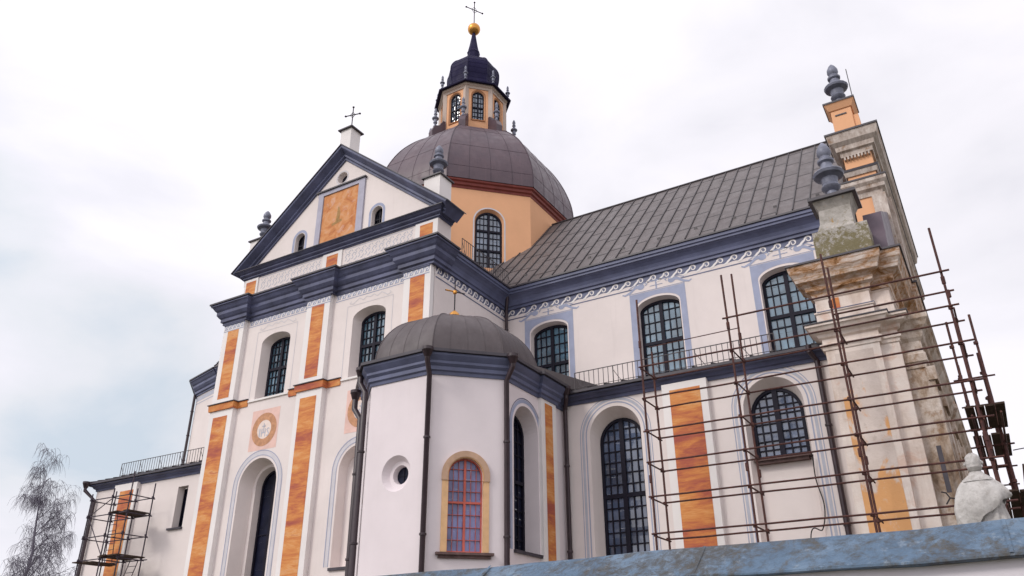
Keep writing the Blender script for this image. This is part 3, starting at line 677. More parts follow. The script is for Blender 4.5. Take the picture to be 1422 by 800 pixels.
window(CH, F_A, AC[1], .82, 6.05, 7.48, None, .45, 2, 3, (.0,), 8, .10, .16, .04, 'frame', 'lowglass', label='short arched aisle window behind the scaffold', sill=('stonesill', .86, 6.04, -.12))
window(CH, F_A, -33.38, .36, 6.36, 8.2, .08, .4, 1, 1, (), 1, .06, .08, .03, 'frame', 'darkglass', label='small rectangular window in the low left wing')
q = MB(); q.fbox(F_A, -34.0, -32.98, 6.27, 6.36, -.3, .1); q.build('window_ledge', 'metal', CH)
for c, hw, zs in ((AC[0], .96, 7.55), (AC[1], .94, 7.62)):
    b = MB(); b.cur = 0; b.band(F_A, arch(c, hw+.31, GZ, zs), arch(c, hw+.22, GZ, zs), .006); b.cur = 1
    b.band(F_A, arch(c, hw+.38, GZ, zs), arch(c, hw+.355, GZ, zs), .009); b.band(F_A, arch(c, hw+.16, GZ, zs), arch(c, hw+.12, GZ, zs), .009)
    b.build('painted_niche_band', ['paleline', 'pale'], CH)
F_AP = Fr(0, 24.78, 0, -1)
for x0, x1, pm in ((-8.92, -7.36, -8.12), (-38.5, -36.72, -37.45)):
    b = MB(); b.box(x0, x1, 24.78, 25.02, GZ, 8.86); p = b.build('pilaster', 'trim', CH)
    b = MB(); b.face(F_AP, rectp(pm-.53, pm+.53, GZ+.8, 8.62 if x0 > -20 else 8.5), .008); b.build('painted_panel', 'marble', p)
pa = [(-12.8, 25), (-8.95, 25), (-8.95, 24.78), (-7.33, 24.78), (-7.33, 25), (-3.3, 25)]
pb = [(-41, 30), (-41, 25), (-38.5, 25), (-38.5, 24.78), (-36.7, 24.78), (-36.7, 25), (-31.5, 25)]
for path in ([(-12.8, 25), (-3.3, 25)], [(-40.3, 30), (-40.3, 25), (-31.5, 25)]):
    q = MB(); q.sweep(path, [(-.05, 8.78), (.05, 8.78), (.07, 8.88), (.14, 8.91), (.20, 9.0), (.32, 9.03), (.32, 9.09), (-.05, 9.1)]); q.build('aisle_cornice', 'bluefront', CH)
    q = MB(); q.sweep(path, [(.28, 9.10), (.44, 9.10), (.44, 9.19), (.30, 9.24), (-.1, 9.30), (-.1, 9.15)]); q.build('gutter', 'metal', CH)
r_ = MB()
for x0, x1, nm in ((-12.9, -3.2, 'aisle_roof'), (-40.6, -31.5, 'side_wing_roof')): r_ = MB(); roof_plane(r_, (x0, 24.68, 9.24), (x1, 24.68, 9.24), (x0, 30.48, 10.9), (x1, 30.48, 10.9), .66, 2.2); r_.build(nm, ['roof', 'seam'], CH)
def railing(pts, h, name='railing', step=.19, every=8, mat='rail'):
    b = MB()
    for a, c in zip(pts, pts[1:]):
        a, c = Vector(a), Vector(c); up_ = Vector((0, 0, h)); b.tube([a+up_, c+up_], .018, 5); b.tube([a+Vector((0, 0, .1)), c+Vector((0, 0, .1))], .012, 5)
        n = round((c-a).length/step); t = (c-a).normalized()
        for i in range(n+1):
            p = a.lerp(c, i/n); b.tube([p, p+up_], .02 if i % every == 0 else .013, 5)
            if i % every == 0: b.tube([p+t*.35+Vector((0, 0, 0)), p+up_*.8], .012, 5)
    return b.build(name, mat, CH)
railing([(-12.2, 24.85, 9.26), (-5.0, 24.85, 9.26)], .68)
railing([(-38.4, 24.85, 9.26), (-31.6, 24.85, 9.26)], .72)
railing([(-18.15, 26.0, 17.08), (-18.15, 30.0, 17.08)], .85, step=.17)
railing([(-42.9, 33.5, 17.1), (-40.5, 31.2, 17.1), (-39, 30.6, 17.1)], .9)

# ---- octagonal corner chapel
cx, cy, ca = -15.7, 22.1, 2.9
t8 = math.tan(pi/8); hv = ca*t8
PL = [(-18.6, 24.6), (cx-ca, cy-hv), (cx-hv, cy-ca), (cx+hv, cy-ca), (cx+ca, cy-hv), (cx+ca, 25.0)]
F_CA = Fr(cx, cy-ca, 0, -1); F_CB = Fr(cx+ca/sqrt(2), cy-ca/sqrt(2), 1, -1); F_CC = Fr(cx+ca, 0, 1, 0); F_CD = Fr(cx-ca/sqrt(2), cy-ca/sqrt(2), -1, -1)
w_ = MB(); zt = 8.72
w_.wall(F_CA, [(-hv, GZ), (-hv, zt), (hv, zt), (hv, GZ)], [[(circ(.03, 5.62, .56), 0), (circ(.03, 5.62, .42), .22), (circ(.03, 5.62, .30), .24), (circ(.03, 5.62, .27), .45)]])
w_.wall(F_CB, [(-hv, GZ), (-hv, zt), (hv, zt), (hv, GZ)], [[(arch(0, .54, 3.24, 5.47), 0), (arch(0, .54, 3.24, 5.47), .16)]])
w_.wall(F_CD, [(-hv, GZ), (-hv, zt), (hv, zt), (hv, GZ)])
nc = 22.27
w_.wall(F_CC, [(cy-hv, GZ), (cy-hv, zt), (25.0, zt), (25.0, GZ)], [[(arch(nc, .80, 3.42, 7.28), 0), (arch(nc, .72, 3.42, 7.2), .55)]])
w_.add([(cx-ca, cy-hv, GZ), (cx-ca, 24.6, GZ), (cx-ca, 24.6, zt), (cx-ca, cy-hv, zt)], [(0, 1, 2, 3)])
w_.build('chapel_wall', 'chapel', CH)
q = MB(); q.face(F_CA, circ(.03, 5.62, .28), -.43); oc = q.build('oculus', 'darkglass', CH, 'round oculus window in the chapel wall'); q = MB(); q.fbox(F_CA, .015, .045, 5.36, 5.88, -.42, -.40); q.fbox(F_CA, -.22, .28, 5.61, 5.63, -.42, -.405); q.build('glazing_bar', 'frame', oc)
window(CH, F_CB, 0, .54, 3.24, 5.47, None, .16, 2, 3, (.52,), 4, .045, .07, .013, 'redframe', 'violetglass', label='arched chapel window with red frame and orange surround', sill=('stonesill', .86, 3.22, .16), proud=.03)
q = MB(); q.band(F_CB, arch(0, .72, 3.24, 5.47), arch(0, .535, 3.24, 5.47), .05); A = arch(0, .72, 3.24, 5.47); m = len(A); q.add([F_CB(u, z, .05) for u, z in A]+[F_CB(u, z, -.01) for u, z in A], [(i, i+1, m+i+1, m+i) for i in range(m-1)])
A = arch(0, .535, 3.24, 5.47); q.add([F_CB(u, z, .05) for u, z in A]+[F_CB(u, z, -.05) for u, z in A], [(i, i+1, m+i+1, m+i) for i in range(m-1)])
q.build('window_surround', simple('ochre_surround', (.70, .44, .24), .12, 3, .85, .2), CH)
q = MB(); A = arch(0, .74, 5.3, 5.47); B = arch(0, .56, 5.3, 5.47); q.band(F_CB, A, B, .075); m = len(A)
q.add([F_CB(u, z, .075) for u, z in A]+[F_CB(u, z, .0) for u, z in A], [(i, (i+1) % m, m+(i+1) % m, m+i) for i in range(m)])
q.build('arch_moulding', simple('brown_moulding', (.50, .33, .23), .15, 3, .85, .2), CH)
window(CH, F_CC, nc, .72, 3.42, 7.2, None, .55, 2, 2, (.5,), 5, .10, .12, .04, 'frame', 'darkglass', label='dark arched window in the chapel side niche')
q = MB(); q.fbox(F_CC, nc-.84, nc+.84, 3.33, 3.42, -.5, .09); q.build('niche_sill', 'metal', CH)
q = MB(); q.cur = 0; q.band(F_CC, arch(nc, 1.02, 3.42, 7.28), arch(nc, .90, 3.42, 7.28), .006); q.cur = 1; q.band(F_CC, arch(nc, 1.07, 3.42, 7.28), arch(nc, 1.04, 3.42, 7.28), .009); q.build('painted_niche_band', ['pale', 'blue'], CH)
q = MB(); q.box(cx+ca-.02, cx+ca+.12, 23.12, 24.2, GZ, 8.70); p = q.build('pilaster', 'trim', CH)
q = MB(); q.face(Fr(cx+ca+.12, 0, 1, 0), rectp(23.38, 23.92, 2.6, 8.5), .006); q.build('painted_panel', 'marble', p)
PC = [(cx-ca, 24.6), (cx-ca, cy-hv), (cx-hv, cy-ca), (cx+hv, cy-ca), (cx+ca, cy-hv), (cx+ca, 23.08), (cx+ca+.12, 23.08), (cx+ca+.12, 24.25), (cx+ca, 24.25), (cx+ca, 25)]
q = MB(); q.sweep(PC, [(-.05, 8.62), (.04, 8.62), (.06, 8.72), (.12, 8.76), (.12, 8.88), (.2, 8.96), (.2, 9.04), (.30, 9.16), (.33, 9.2), (.33, 9.27), (-.05, 9.28)]); q.build('chapel_cornice', 'blue', CH)
q = MB(); q.sweep(PC, [(.28, 9.28), (.42, 9.28), (.42, 9.38), (.28, 9.42), (-.4, 9.46), (-.4, 9.30)]); q.build('gutter', 'metal', CH)
q = MB(); q.add([(cx-ca-.1, cy-hv, 9.40), (cx-hv, cy-ca-.1, 9.40), (cx+hv, cy-ca-.1, 9.40), (cx+ca+.1, cy-hv, 9.40), (cx+ca+.1, 25.4, 9.46), (cx+ca, 30.4, 10.9), (-18.5, 30.4, 10.9), (-18.5, 24.7, 9.46)], [tuple(range(8))]); q.build('chapel_flat_roof', 'roof', CH)
def octdome(c, prof, name, mats, seams=3, hseam=(), ribr=.03, label=None, hz=True):
    """eight-sided dome from (apothem, z) profile with ribs on the arrises and sheet seams."""
    b = MB(); b.cur = 0; kk = 1/cos(pi/8); n = len(prof)
    V_ = [[Vector((c[0]+a*kk*cos(pi/8+i*pi/4), c[1]+a*kk*sin(pi/8+i*pi/4), z)) for i in range(8)] for a, z in prof]
    for i in range(8):
        vs = [V_[k][i] for k in range(n)]+[V_[k][(i+1) % 8] for k in range(n)]
        b.add(vs, [(k, n+k, n+k+1, k+1) for k in range(n-1)], True)
    b.cur = 1
    for i in range(8):
        b.tube([V_[k][i] for k in range(n)], ribr, 6)
        for s in range(1, seams+1):
            t = s/(seams+1); pts = [V_[k][i].lerp(V_[k][(i+1) % 8], t) for k in range(n)]; b.tube(pts, ribr*.5, 4, False)
        for q_, k in enumerate(() if hz is None else range(2, n-2, 2) if hz else range(4, n-3, 7)):
            p0_, p1_ = V_[k][i], V_[k][(i+1) % 8]; b.tube([p0_, p1_], ribr*.28, 4, False)
    return b.build(name, mats, CH, label)
def smoothprof(pts, n=16):
    out = []
    P = [pts[0]]+list(pts)+[pts[-1]]
    for i in range(1, len(P)-2):
        for j in range(n//(len(pts)-1)+1):
            t = j/(n//(len(pts)-1)+1); p0_, p1_, p2_, p3_ = (Vector(P[i+k]) for k in (-1, 0, 1, 2))
            out.append(tuple(.5*((2*p1_)+(p2_-p0_)*t+(2*p0_-5*p1_+4*p2_-p3_)*t*t+(3*p1_-p0_-3*p2_+p3_)*t**3)))
    out.append(pts[-1]); return out
octdome((cx, cy), smoothprof([(2.86, 9.42), (2.78, 9.95), (2.52, 10.55), (2.02, 11.1), (1.25, 11.5), (.5, 11.68), (.12, 11.72)], 18), 'chapel_dome', ['chapelroof', 'chapelroof'], 3, ribr=.022, hz=None, label='low dark eight sided dome of the corner chapel')
q = MB(); q.lathe((cx, cy, 11.66), [(.14, 0), (.16, .06), (.09, .14), (.19, .24), (.22, .34), (.17, .45), (.07, .54), (.02, .58)], 16); q.build('gilded_ball', 'gold', CH)
cross(cx, cy, 12.15, 1.3, .8, (.6, 1, 0), 'iron', 'thin cross over the chapel dome', .024, False)
q = MB(); q.lathe((cx, cy, 12.9), [(.02, 0), (.08, .05), (.08, .13), (.02, .18)], 10); q.tube([(cx-.2, cy-.33, 13.01), (cx, cy, 13.01)], .03, 6); q.build('gilded_boss', 'gold', CH)

# ---- downpipes
def downpipe(pts, r=.075, hop=True, mat='pipe'):
    b = MB(); b.tube(pts, r, 10)
    p0_ = Vector(pts[0])
    for q_ in range(3):
        a, c = Vector(pts[-2]), Vector(pts[-1]); m = a.lerp(c, .2+.28*q_); b.lathe(m, [(r, 0), (r+.025, .01), (r+.025, .07), (r, .08)], 10)
    o = b.build('downpipe', mat, CH)
    if hop: h = MB(); h.lathe(p0_-Vector((0, 0, .1)), [(r, -.12), (r+.02, -.1), (.17, .08), (.19, .1), (.19, .2), (.02, .2)], 12); h.build('hopper', mat, o)
    return o
def octv(i, d):                       # chapel corner, pushed out
    v = Vector(PL[i]); n_ = (v-Vector((cx, cy))).normalized(); w = v+n_*d; return (w.x, w.y)
for i in (3, 4):
    a, c = octv(i, .48), octv(i, .13)
    downpipe([(*a, 9.25), (*a, 8.95), (*c, 8.55), (*c, GZ)], .085)
a = (-17.5, 19.2); downpipe([(-17.55, 19.35, 9.35), (-17.55, 19.35, 8.9), (-17.2, 19.25, 8.5), (-17.2, 19.25, GZ)], .10)
downpipe([(-17.85, 19.5, 8.65), (-17.85, 19.5, 8.1), (-17.42, 19.35, 7.65), (-17.42, 19.35, GZ)], .10)
downpipe([(-18.25, 30.1, 16.9), (-18.25, 30.1, 16.6), (-18.42, 30.3, 16.1), (-18.42, 30.3, 10.5)], .075, False)
downpipe([(-12.4, 24.5, 9.25), (-12.4, 24.5, 8.95), (-12.64, 24.84, 8.6), (-12.64, 24.84, GZ)], .08)
downpipe([(-3.95, 24.55, 9.2), (-3.95, 24.55, 9.0), (-3.82, 24.86, 8.75), (-3.82, 24.86, GZ)], .085, False)
downpipe([(-40.6, 24.5, 9.15), (-40.6, 24.5, 8.8), (-40.15, 24.85, 8.3), (-40.15, 24.85, GZ)], .09)
a = 205; q_ = (-39+6.15*cos(radians(a)), 36.5+6.15*sin(radians(a))); downpipe([(q_[0]-.4, q_[1]-.2, 16.9), (q_[0], q_[1], 16.1), (q_[0], q_[1], 11.0)], .08, False)
q_ = (-39+6.15*cos(radians(240)), 36.5+6.15*sin(radians(240))); downpipe([(q_[0], q_[1], 16.1), (q_[0], q_[1], 10.6)], .08, False)
b = MB(); b.box(-1.1, -.98, 24.22, 24.27, 4.3, 5.55); b.build('wall_strap', 'metal', CH)

# ---- crossing drum, dome, lantern
DX, DY = -24.9, 36.5
def octpts(a, rot=pi/8): return [(DX+a/cos(pi/8)*cos(rot+i*pi/4), DY+a/cos(pi/8)*sin(rot+i*pi/4)) for i in range(8)]
def facefr(a, k):                     # face k, normal at angle k*45 deg
    n_ = Vector((cos(k*pi/4), sin(k*pi/4))); return Fr(DX+n_.x*a, DY+n_.y*a, n_.x, n_.y)
da = 5.78; w_ = MB(); hv2 = da*t8
for k in range(8):
    fr = facefr(da, k); hs = []
    if k in (5, 6, 7): hs = [[(arch(0, .84, 19.95, 22.85), 0), (arch(0, .76, 19.95, 22.8), .22)]]
    w_.wall(fr, [(-hv2, 15), (-hv2, 25.1), (hv2, 25.1), (hv2, 15)], hs)
w_.build('drum_wall', 'orange', CH)
for k in (5, 6, 7):
    fr = facefr(da, k); window(CH, fr, 0, .76, 19.95, 22.8, None, .22, 2, 3, (.32, .66), 3, .10, .13, .035, 'frame', 'drumglass', label='tall arched window in the orange drum')
    q = MB(); q.band(fr, arch(0, .93, 19.9, 22.85), arch(0, .85, 19.9, 22.85), .008); q.build('painted_surround', 'faint', CH)
q = MB(); P8 = octpts(da)[::-1][::-1]; q.sweep(P8, [(-.05, 24.85), (.03, 24.85), (.05, 24.98), (.14, 25.04), (.16, 25.18), (.26, 25.24), (.28, 25.36), (-.05, 25.4)], True); q.build('drum_cornice', 'brownred', CH)
octdome((DX, DY), smoothprof([(6.10, 25.36), (6.08, 26.2), (5.92, 27.1), (5.50, 28.3), (4.85, 29.5), (3.95, 30.6), (2.95, 31.45), (2.1, 31.95)], 26), 'main_dome', ['dome', 'domeseam'], 3, ribr=.036, hz=False, label='large eight sided dome in purple brown sheet metal')
la = 2.06; w_ = MB(); lv = la*t8
for k in range(8):
    fr = facefr(la, k); w_.wall(fr, [(-lv, 31.3), (-lv, 35.5), (lv, 35.5), (lv, 31.3)], [[(arch(0, .43, 32.75, 34.72), 0), (arch(0, .39, 32.75, 34.7), .14)]])
w_.build('lantern_wall', 'orange', CH)
for k in range(8):
    fr = facefr(la, k); window(CH, fr, 0, .39, 32.75, 34.7, None, .14, 2, 2, (.45,), 3, .06, .09, .03, 'frame', 'drumglass', label='arched lantern window')
    q = MB(); q.band(fr, arch(0, .50, 32.7, 34.72), arch(0, .43, 32.7, 34.72), .008); q.fbox(fr, -.46, .46, 32.66, 32.74, -.05, .06); q.build('window_moulding', simple('brown_lantern_paint', (.42, .19, .09), .1) if k == 0 else bpy.data.materials['brown_lantern_paint'], CH)
q = MB()
lp = octpts(la)
for i in range(8):
    v = Vector(lp[i]); n_ = (v-Vector((DX, DY))).normalized()
    q.lathe((v.x-n_.x*.05, v.y-n_.y*.05, 31.3), [(.19, 0), (.19, 4.1), (.24, 4.12), (.24, 4.2)], 4, rot=math.atan2(n_.y, n_.x))
q.build('lantern_corner_strip', 'lanternstone', CH)
q = MB(); q.cur = 0; q.sweep(lp, [(-.05, 35.25), (.06, 35.25), (.08, 35.4), (.18, 35.46), (.2, 35.6), (-.05, 35.62)], True); q.cur = 1; q.sweep(lp, [(-.05, 35.62), (.24, 35.60), (.42, 35.56), (.44, 35.64), (.2, 35.84), (-.05, 35.95)], True); q.build('lantern_cornice', ['lanternstone', 'onion'], CH)
octdome((DX, DY), smoothprof([(2.1, 35.75), (1.72, 36.15), (1.60, 36.7), (1.70, 37.5), (1.66, 38.2), (1.30, 38.8), (.72, 39.15), (.50, 39.4)], 26), 'lantern_roof', ['onion', 'onion'], 0, ribr=.035, label='dark violet bulbous cap of the lantern')
q = MB(); q.lathe((DX, DY, 39.2), [(.62, 0), (.5, .25), (.44, .5), (.44, .85), (.48, 1.0), (.42, 1.1), (.3, 1.7), (.16, 2.6), (.12, 2.9)], 8, smooth=False); q.build('spire', 'onion', CH)
q = MB(); q.lathe((DX, DY, 42.05), [(.05, 0)]+[(.46*sin(pi*i/14), .46-.46*cos(pi*i/14)) for i in range(1, 14)]+[(.03, .92)], 20); q.build('gilded_ball', 'gold', CH)
cross(DX, DY, 42.9, 2.25, 1.35, (.55, 1, 0), 'iron', 'iron cross on the gilded ball of the spire', .035)
for i in range(8):
    v = Vector(lp[i]); n_ = (v-Vector((DX, DY))).normalized()
    p = v+n_*.24; finial(p.x, p.y, 35.78, 1.15, .34)
    # volute buttress at the lantern foot with its own finial
    tdir = Vector((-n_.y, n_.x)); b = MB(); pts = [(.0, 31.5), (.95, 31.2), (1.0, 31.9), (.8, 32.35), (.45, 32.5), (.2, 32.95), (.0, 33.0)]
    vs = [Vector((v.x+n_.x*d+tdir.x*s*.22, v.y+n_.y*d+tdir.y*s*.22, z)) for s in (-1, 1) for d, z in pts]; k = len(pts)
    b.add(vs, [tuple(range(k)), tuple(range(k, 2*k))[::-1]]+[(j, (j+1) % k, k+(j+1) % k, k+j) for j in range(k)]); b.build('volute_buttress', 'dome', CH)
    p = v+n_*.66; finial(p.x, p.y, 32.40, 1.55, .46)

# ---- west facade block, weathered
F_FP = Fr(0, 24.0, 0, -1)
b = MB(); b.box(-3.30, -1.40, 24.28, 49, GZ, 11.0); b.build('facade_wall', 'facade', CH)
b = MB(); b.box(-3.4, -1.9, 24.0, 24.3, GZ, 8.75); p = b.build('pilaster', 'facade', CH, 'weathered corner pilaster behind the scaffold')
b = MB(); b.face(F_FP, rectp(-3.16, -2.1, .5, 8.55), .008); b.build('painted_panel', 'peelpanel', p)
FM = [(-3.42, 24.7), (-3.42, 24.0), (-1.88, 24.0), (-1.88, 24.27), (-1.40, 24.27), (-1.40, 25.2)]
FX = [(-1.40, 24.6), (-.90, 24.6), (-.90, 33.0), (-1.0, 33.0), (-1.0, 35), (-.88, 35), (-.88, 43.5), (-1.4, 43.5)]
FP = [(-3.42, 24.7), (-3.42, 24.0), (-1.88, 24.0), (-1.88, 24.27), (-1.36, 24.27), (-1.36, 27.2), (-1.24, 27.2), (-1.24, 42)]
b = MB(); b.sweep(FM, [(-.05, 8.70), (.03, 8.70), (.05, 8.8), (.1, 8.82), (.1, 8.88), (.02, 8.92), (.02, 9.06), (.10, 9.10), (.14, 9.18), (.28, 9.26), (.34, 9.36), (.39, 9.39), (.39, 9.46), (-.05, 9.49)]); b.build('capital_moulding', 'facade', CH)
b = MB(); b.sweep(FX, [(-.05, 7.9), (.03, 7.9), (.05, 8.05), (.10, 8.08), (.10, 8.3), (.04, 8.36), (.04, 8.7), (.12, 8.8), (.16, 8.95), (.28, 9.1), (.33, 9.22), (.38, 9.28), (.38, 9.45), (-.05, 9.48)]); b.build('front_cornice', 'brownstone', CH, 'brown stained cornice along the church front')
b = MB(); b.box(-1.41, -.89, 24.61, 43.5, GZ, 8.0); b.build('front_wall', 'brownstone', CH)
for y0 in (24.62, 27.6, 31.0, 35.2, 39.0, 42.0): b = MB(); b.box(-.9, -.74, y0, y0+1.15, GZ, 7.7); b.box(-.9, -.66, y0-.06, y0+1.21, 7.5, 7.9); b.build('front_pilaster', 'brownstone', CH)
b = MB(); b.sweep(FM, [(.36, 9.465), (.42, 9.465), (.42, 9.50), (-.05, 9.56), (-.05, 9.5)]); b.build('drip_flashing', 'metal', CH)
b = MB(); b.cur = 0; b.sweep(FP, [(-.05, 9.55), (.05, 9.55), (.05, 9.86), (.09, 9.89), (.09, 9.93), (.006, 9.97), (.006, 10.34), (.05, 10.38), (-.05, 10.46)]); b.cur = 1; b.fbox(F_FP, -2.95, -2.74, 9.98, 10.32, .007, .03); b.cur = 2; b.sweep(FP[1:4], [(.092, 9.925), (.10, 9.925), (.10, 9.95), (.092, 9.95)])
b.build('entablature_frieze', ['facade', 'marble', 'blue'], CH)
b = MB(); b.sweep(FP, [(-.05, 10.42), (.06, 10.42), (.1, 10.56), (.2, 10.62), (.22, 10.76), (.42, 10.88), (.46, 11.04), (.54, 11.16), (.57, 11.30), (.58, 11.40), (-.05, 11.44)]); b.build('main_facade_cornice', 'eroded', CH, 'crumbling brown cornice of the facade corner')
b = MB(); b.sweep(FP, [(.52, 11.40), (.63, 11.40), (.63, 11.46), (-.3, 11.54), (-.3, 11.45)]); b.build('drip_flashing', 'metal', CH)
b = MB(); b.box(-3.3, -1.42, 24.3, 30.15, 11.2, 11.5); b.build('facade_terrace', 'facade', CH)
# mossy pedestal with finial on the corner
b = MB(); b.box(-3.12, -1.48, 23.85, 25.1, 11.45, 12.6); b.add([(-3.0, 24.0, 12.58), (-1.86, 24.0, 12.58), (-1.86, 25, 12.58), (-3.0, 25, 12.58), (-2.86, 24.08, 12.95), (-1.86, 24.08, 12.95), (-1.86, 24.95, 12.95), (-2.86, 24.95, 12.95), (-2.82, 24.1, 13.45), (-1.86, 24.1, 13.45), (-1.86, 24.95, 13.45), (-2.82, 24.95, 13.45), (-2.95, 23.95, 13.75), (-1.72, 23.95, 13.75), (-1.72, 25.1, 13.75), (-2.95, 25.1, 13.75)], [(i*4+j, i*4+(j+1) % 4, (i+1)*4+(j+1) % 4, (i+1)*4+j) for i in range(3) for j in range(4)])
p = b.build('mossy_pedestal', 'mossy', CH, 'mossy stone pedestal on the facade corner')
b = MB(); b.box(-3.06, -1.6, 23.82, 25.15, 13.75, 13.85); b.build('pedestal_cap', 'metal', p)
finial(-2.34, 24.45, 13.85, 2.35, 1.0, label='large zinc finial on the mossy pedestal')
b = MB(); b.add([(-1.66, 24.5, 11.48), (-1.1, 24.5, 11.48), (-1.1, 30.1, 11.48), (-1.66, 30.1, 11.48), (-1.66, 25.2, 13.5), (-1.1, 25.2, 13.5), (-1.1, 30.1, 16.0), (-1.66, 30.1, 16.0)], [(0, 1, 5, 4), (1, 2, 6, 5), (2, 3, 7, 6), (3, 0, 4, 7), (4, 5, 6, 7)]); b.build('volute_roof', roofmat('violet_sheet', (.085, .06, .085), (.12, .085, .11), .5, .4, False), CH)
# upper tier of the facade, as wide as the nave
UP = [(-2.2, 31.5), (-2.2, 30.2), (-1.15, 30.2), (-1.15, 42.8), (-2.2, 42.8)]
b = MB(); b.box(-2.2, -1.15, 30.2, 42.8, 11.3, 19.9); b.build('upper_facade_wall', 'orange', CH, 'orange plastered upper tier of the facade')
b = MB(); b.box(-1.5, -1.0, 30.05, 30.9, 11.3, 16.9); b.box(-1.0, -.86, 30.6, 32.0, 11.3, 16.9); b.build('upper_pilaster', 'greystone', CH, 'grey weathered pilaster at the edge of the upper facade')
b = MB(); b.sweep(UP, [(-.05, 16.9), (.05, 16.9), (.08, 17.1), (.2, 17.18), (.22, 17.32), (.32, 17.44), (.32, 17.6), (-.05, 17.65)]); b.build('upper_moulding', 'greystone', CH)
b = MB(); b.cur = 1; b.sweep(UP, [(.28, 17.6), (.35, 17.6), (.35, 17.67), (-.05, 17.72), (-.05, 17.62)]); b.sweep(UP, [(-.05, 18.2), (.14, 18.2), (.16, 18.3), (-.05, 18.34)]); b.cur = 0; b.sweep(UP, [(-.05, 18.0), (.06, 18.0), (.12, 18.2), (-.05, 18.2)]); b.build('upper_band', ['greystone', 'metal'], CH)
b = MB(); b.cur = 0; b.sweep(UP, [(-.05, 18.95), (.08, 18.95), (.1, 19.15), (.2, 19.2), (.22, 19.4), (.38, 19.55), (.42, 19.75), (.46, 19.92), (-.05, 19.94)]); b.cur = 1; b.sweep(UP, [(.42, 19.92), (.5, 19.92), (.5, 20.0), (-.05, 20.1), (-.05, 19.95)])
for i in range(8): b.cur = 0; b.box(-2.17+i*.13, -2.10+i*.13, 30.05, 30.19, 18.78, 18.93)
b.build('upper_cornice', ['greystone', 'metal'], CH)
b = MB(); b.cur = 1; b.box(-2.4, -1.45, 30.15, 31.2, 20.0, 20.3); b.cur = 0; b.box(-2.3, -1.5, 30.25, 31.1, 20.28, 21.45); b.box(-1.5, -1.28, 30.35, 30.9, 20.28, 21.0); b.add([(-2.35, 30.2, 21.4), (-1.45, 30.2, 21.4), (-1.45, 31.15, 21.4), (-2.35, 31.15, 21.4), (-2.5, 30.05, 21.68), (-1.3, 30.05, 21.68), (-1.3, 31.3, 21.68), (-2.5, 31.3, 21.68)], [(0, 1, 5, 4), (1, 2, 6, 5), (2, 3, 7, 6), (3, 0, 4, 7), (0, 3, 2, 1)]); b.cur = 1; b.box(-2.53, -1.27, 30.02, 31.33, 21.68, 21.76); b.fbox(Fr(0, 30.25, 0, -1), -2.15, -1.7, 21.1, 21.16, 0, .03)
b.build('orange_pedestal', ['orange', 'metal'], CH, 'orange pedestal on top of the facade')
finial(-1.9, 30.65, 21.76, 2.35, 1.0, label='topmost zinc finial on the orange pedestal')
b = MB(); b.tube([(-1.35, 30.5, 21.76), (-1.35, 30.5, 23.5)], .018, 5); b.build('lightning_rod', 'iron', CH)

# ================================================================== scaffolding by the nave
SF = thing('scaffolding', 'long rusty tube scaffolding with no boards along the aisle wall, wrapping round the facade corner', 'scaffolding', (-4.2, 22.5, GZ))
PX = (-8.5, -5.65, -2.72, .12)
rgs = random.Random(5)
LV = [.5, 1.55, 2.55, 3.55, 4.58, 5.58, 6.55, 7.53, 8.52]
tops = {0: (10.85, 9.4), 1: (11.0, 11.45), 2: (10.9, 10.9), 3: (10.9, 8.6)}
def couplers(mb, p, zs, r):
    for z in zs: mb.lathe((p[0], p[1], z-.05), [(r, 0), (r*1.75, .01), (r*1.75, .09), (r, .10)], 8)
jit = {}
for i, x in enumerate(PX):
    for j, y in enumerate((22.0, 23.0)):
        dx = rgs.uniform(-.05, .05); b = MB(); bend = rgs.uniform(-.03, .03)
        zt = tops[i][j]; pts = [(x+dx+bend*sin(q/6*pi)+(q/6)*rgs.uniform(-.01, .01), y, GZ+(zt-GZ)*q/6) for q in range(7)]
        b.tube(pts, .033, 7); couplers(b, (x+dx, y), LV, .033)
        if i > 0 or j == 0: b.lathe((x+dx, y, 5.0), [(.036, 0), (.05, .01), (.05, .22), (.036, .23)], 8); b.lathe((x+dx, y, 9.2), [(.036, 0), (.05, .01), (.05, .22), (.036, .23)], 8)
        b.build('pole', 'rust', SF)
for k, z in enumerate(LV):
    for j, y in enumerate((21.94, 23.06)):
        b = MB(); x0, x1 = -8.56+rgs.uniform(-.03, .03), .35+rgs.uniform(-.1, .1); dz = rgs.uniform(-.03, .03)
        n = 8; b.tube([(x0+(x1-x0)*q/n, y, z+dz+rgs.uniform(-.012, .012)) for q in range(n+1)], .027, 7); b.build('ledger', 'rust', SF)
    for i, x in enumerate(PX):
        b = MB(); b.tube([(x+.05, 21.92, z-.05), (x+.05, 23.1, z-.05)], .024, 6); b.build('transom', 'rust', SF)
for z, x0, y in ((9.55, -5.8, 21.94), (9.42, -2.9, 23.06)):
    b = MB(); b.tube([(x0, y, z), (.3, y, z)], .028, 6); b.build('ledger', 'rust', SF)
b = MB(); b.tube([(-8.6, 23.06, 9.6), (-5.6, 23.06, 9.62)], .016, 5); b.build('ledger', 'rust', SF)
# bays in front of the facade
for y, zs in ((25.1, (9.3, 9.4)), (28.1, (8.9, 9.2)), (31.1, (9.0, 8.6))):
    for x, zt in zip((-.12, .5), zs): b = MB(); b.tube([(x, y, GZ), (x+.02, y, zt)], .036, 7); couplers(b, (x, y), LV, .036); b.build('pole', 'rust', SF)
for z in (LV[3], LV[5]):
    for x in (-.06, .56): b = MB(); b.tube([(x, 21.9, z+.06), (x, 31.4, z+.06)], .028, 6); b.build('ledger', 'rust', SF)
for z in (LV[3], LV[5], LV[7]):
    for y in (25.1, 28.1, 31.1): b = MB(); b.tube([(-.3, y+.07, z), (.75, y+.07, z)], .026, 6); b.build('transom', 'rust', SF)

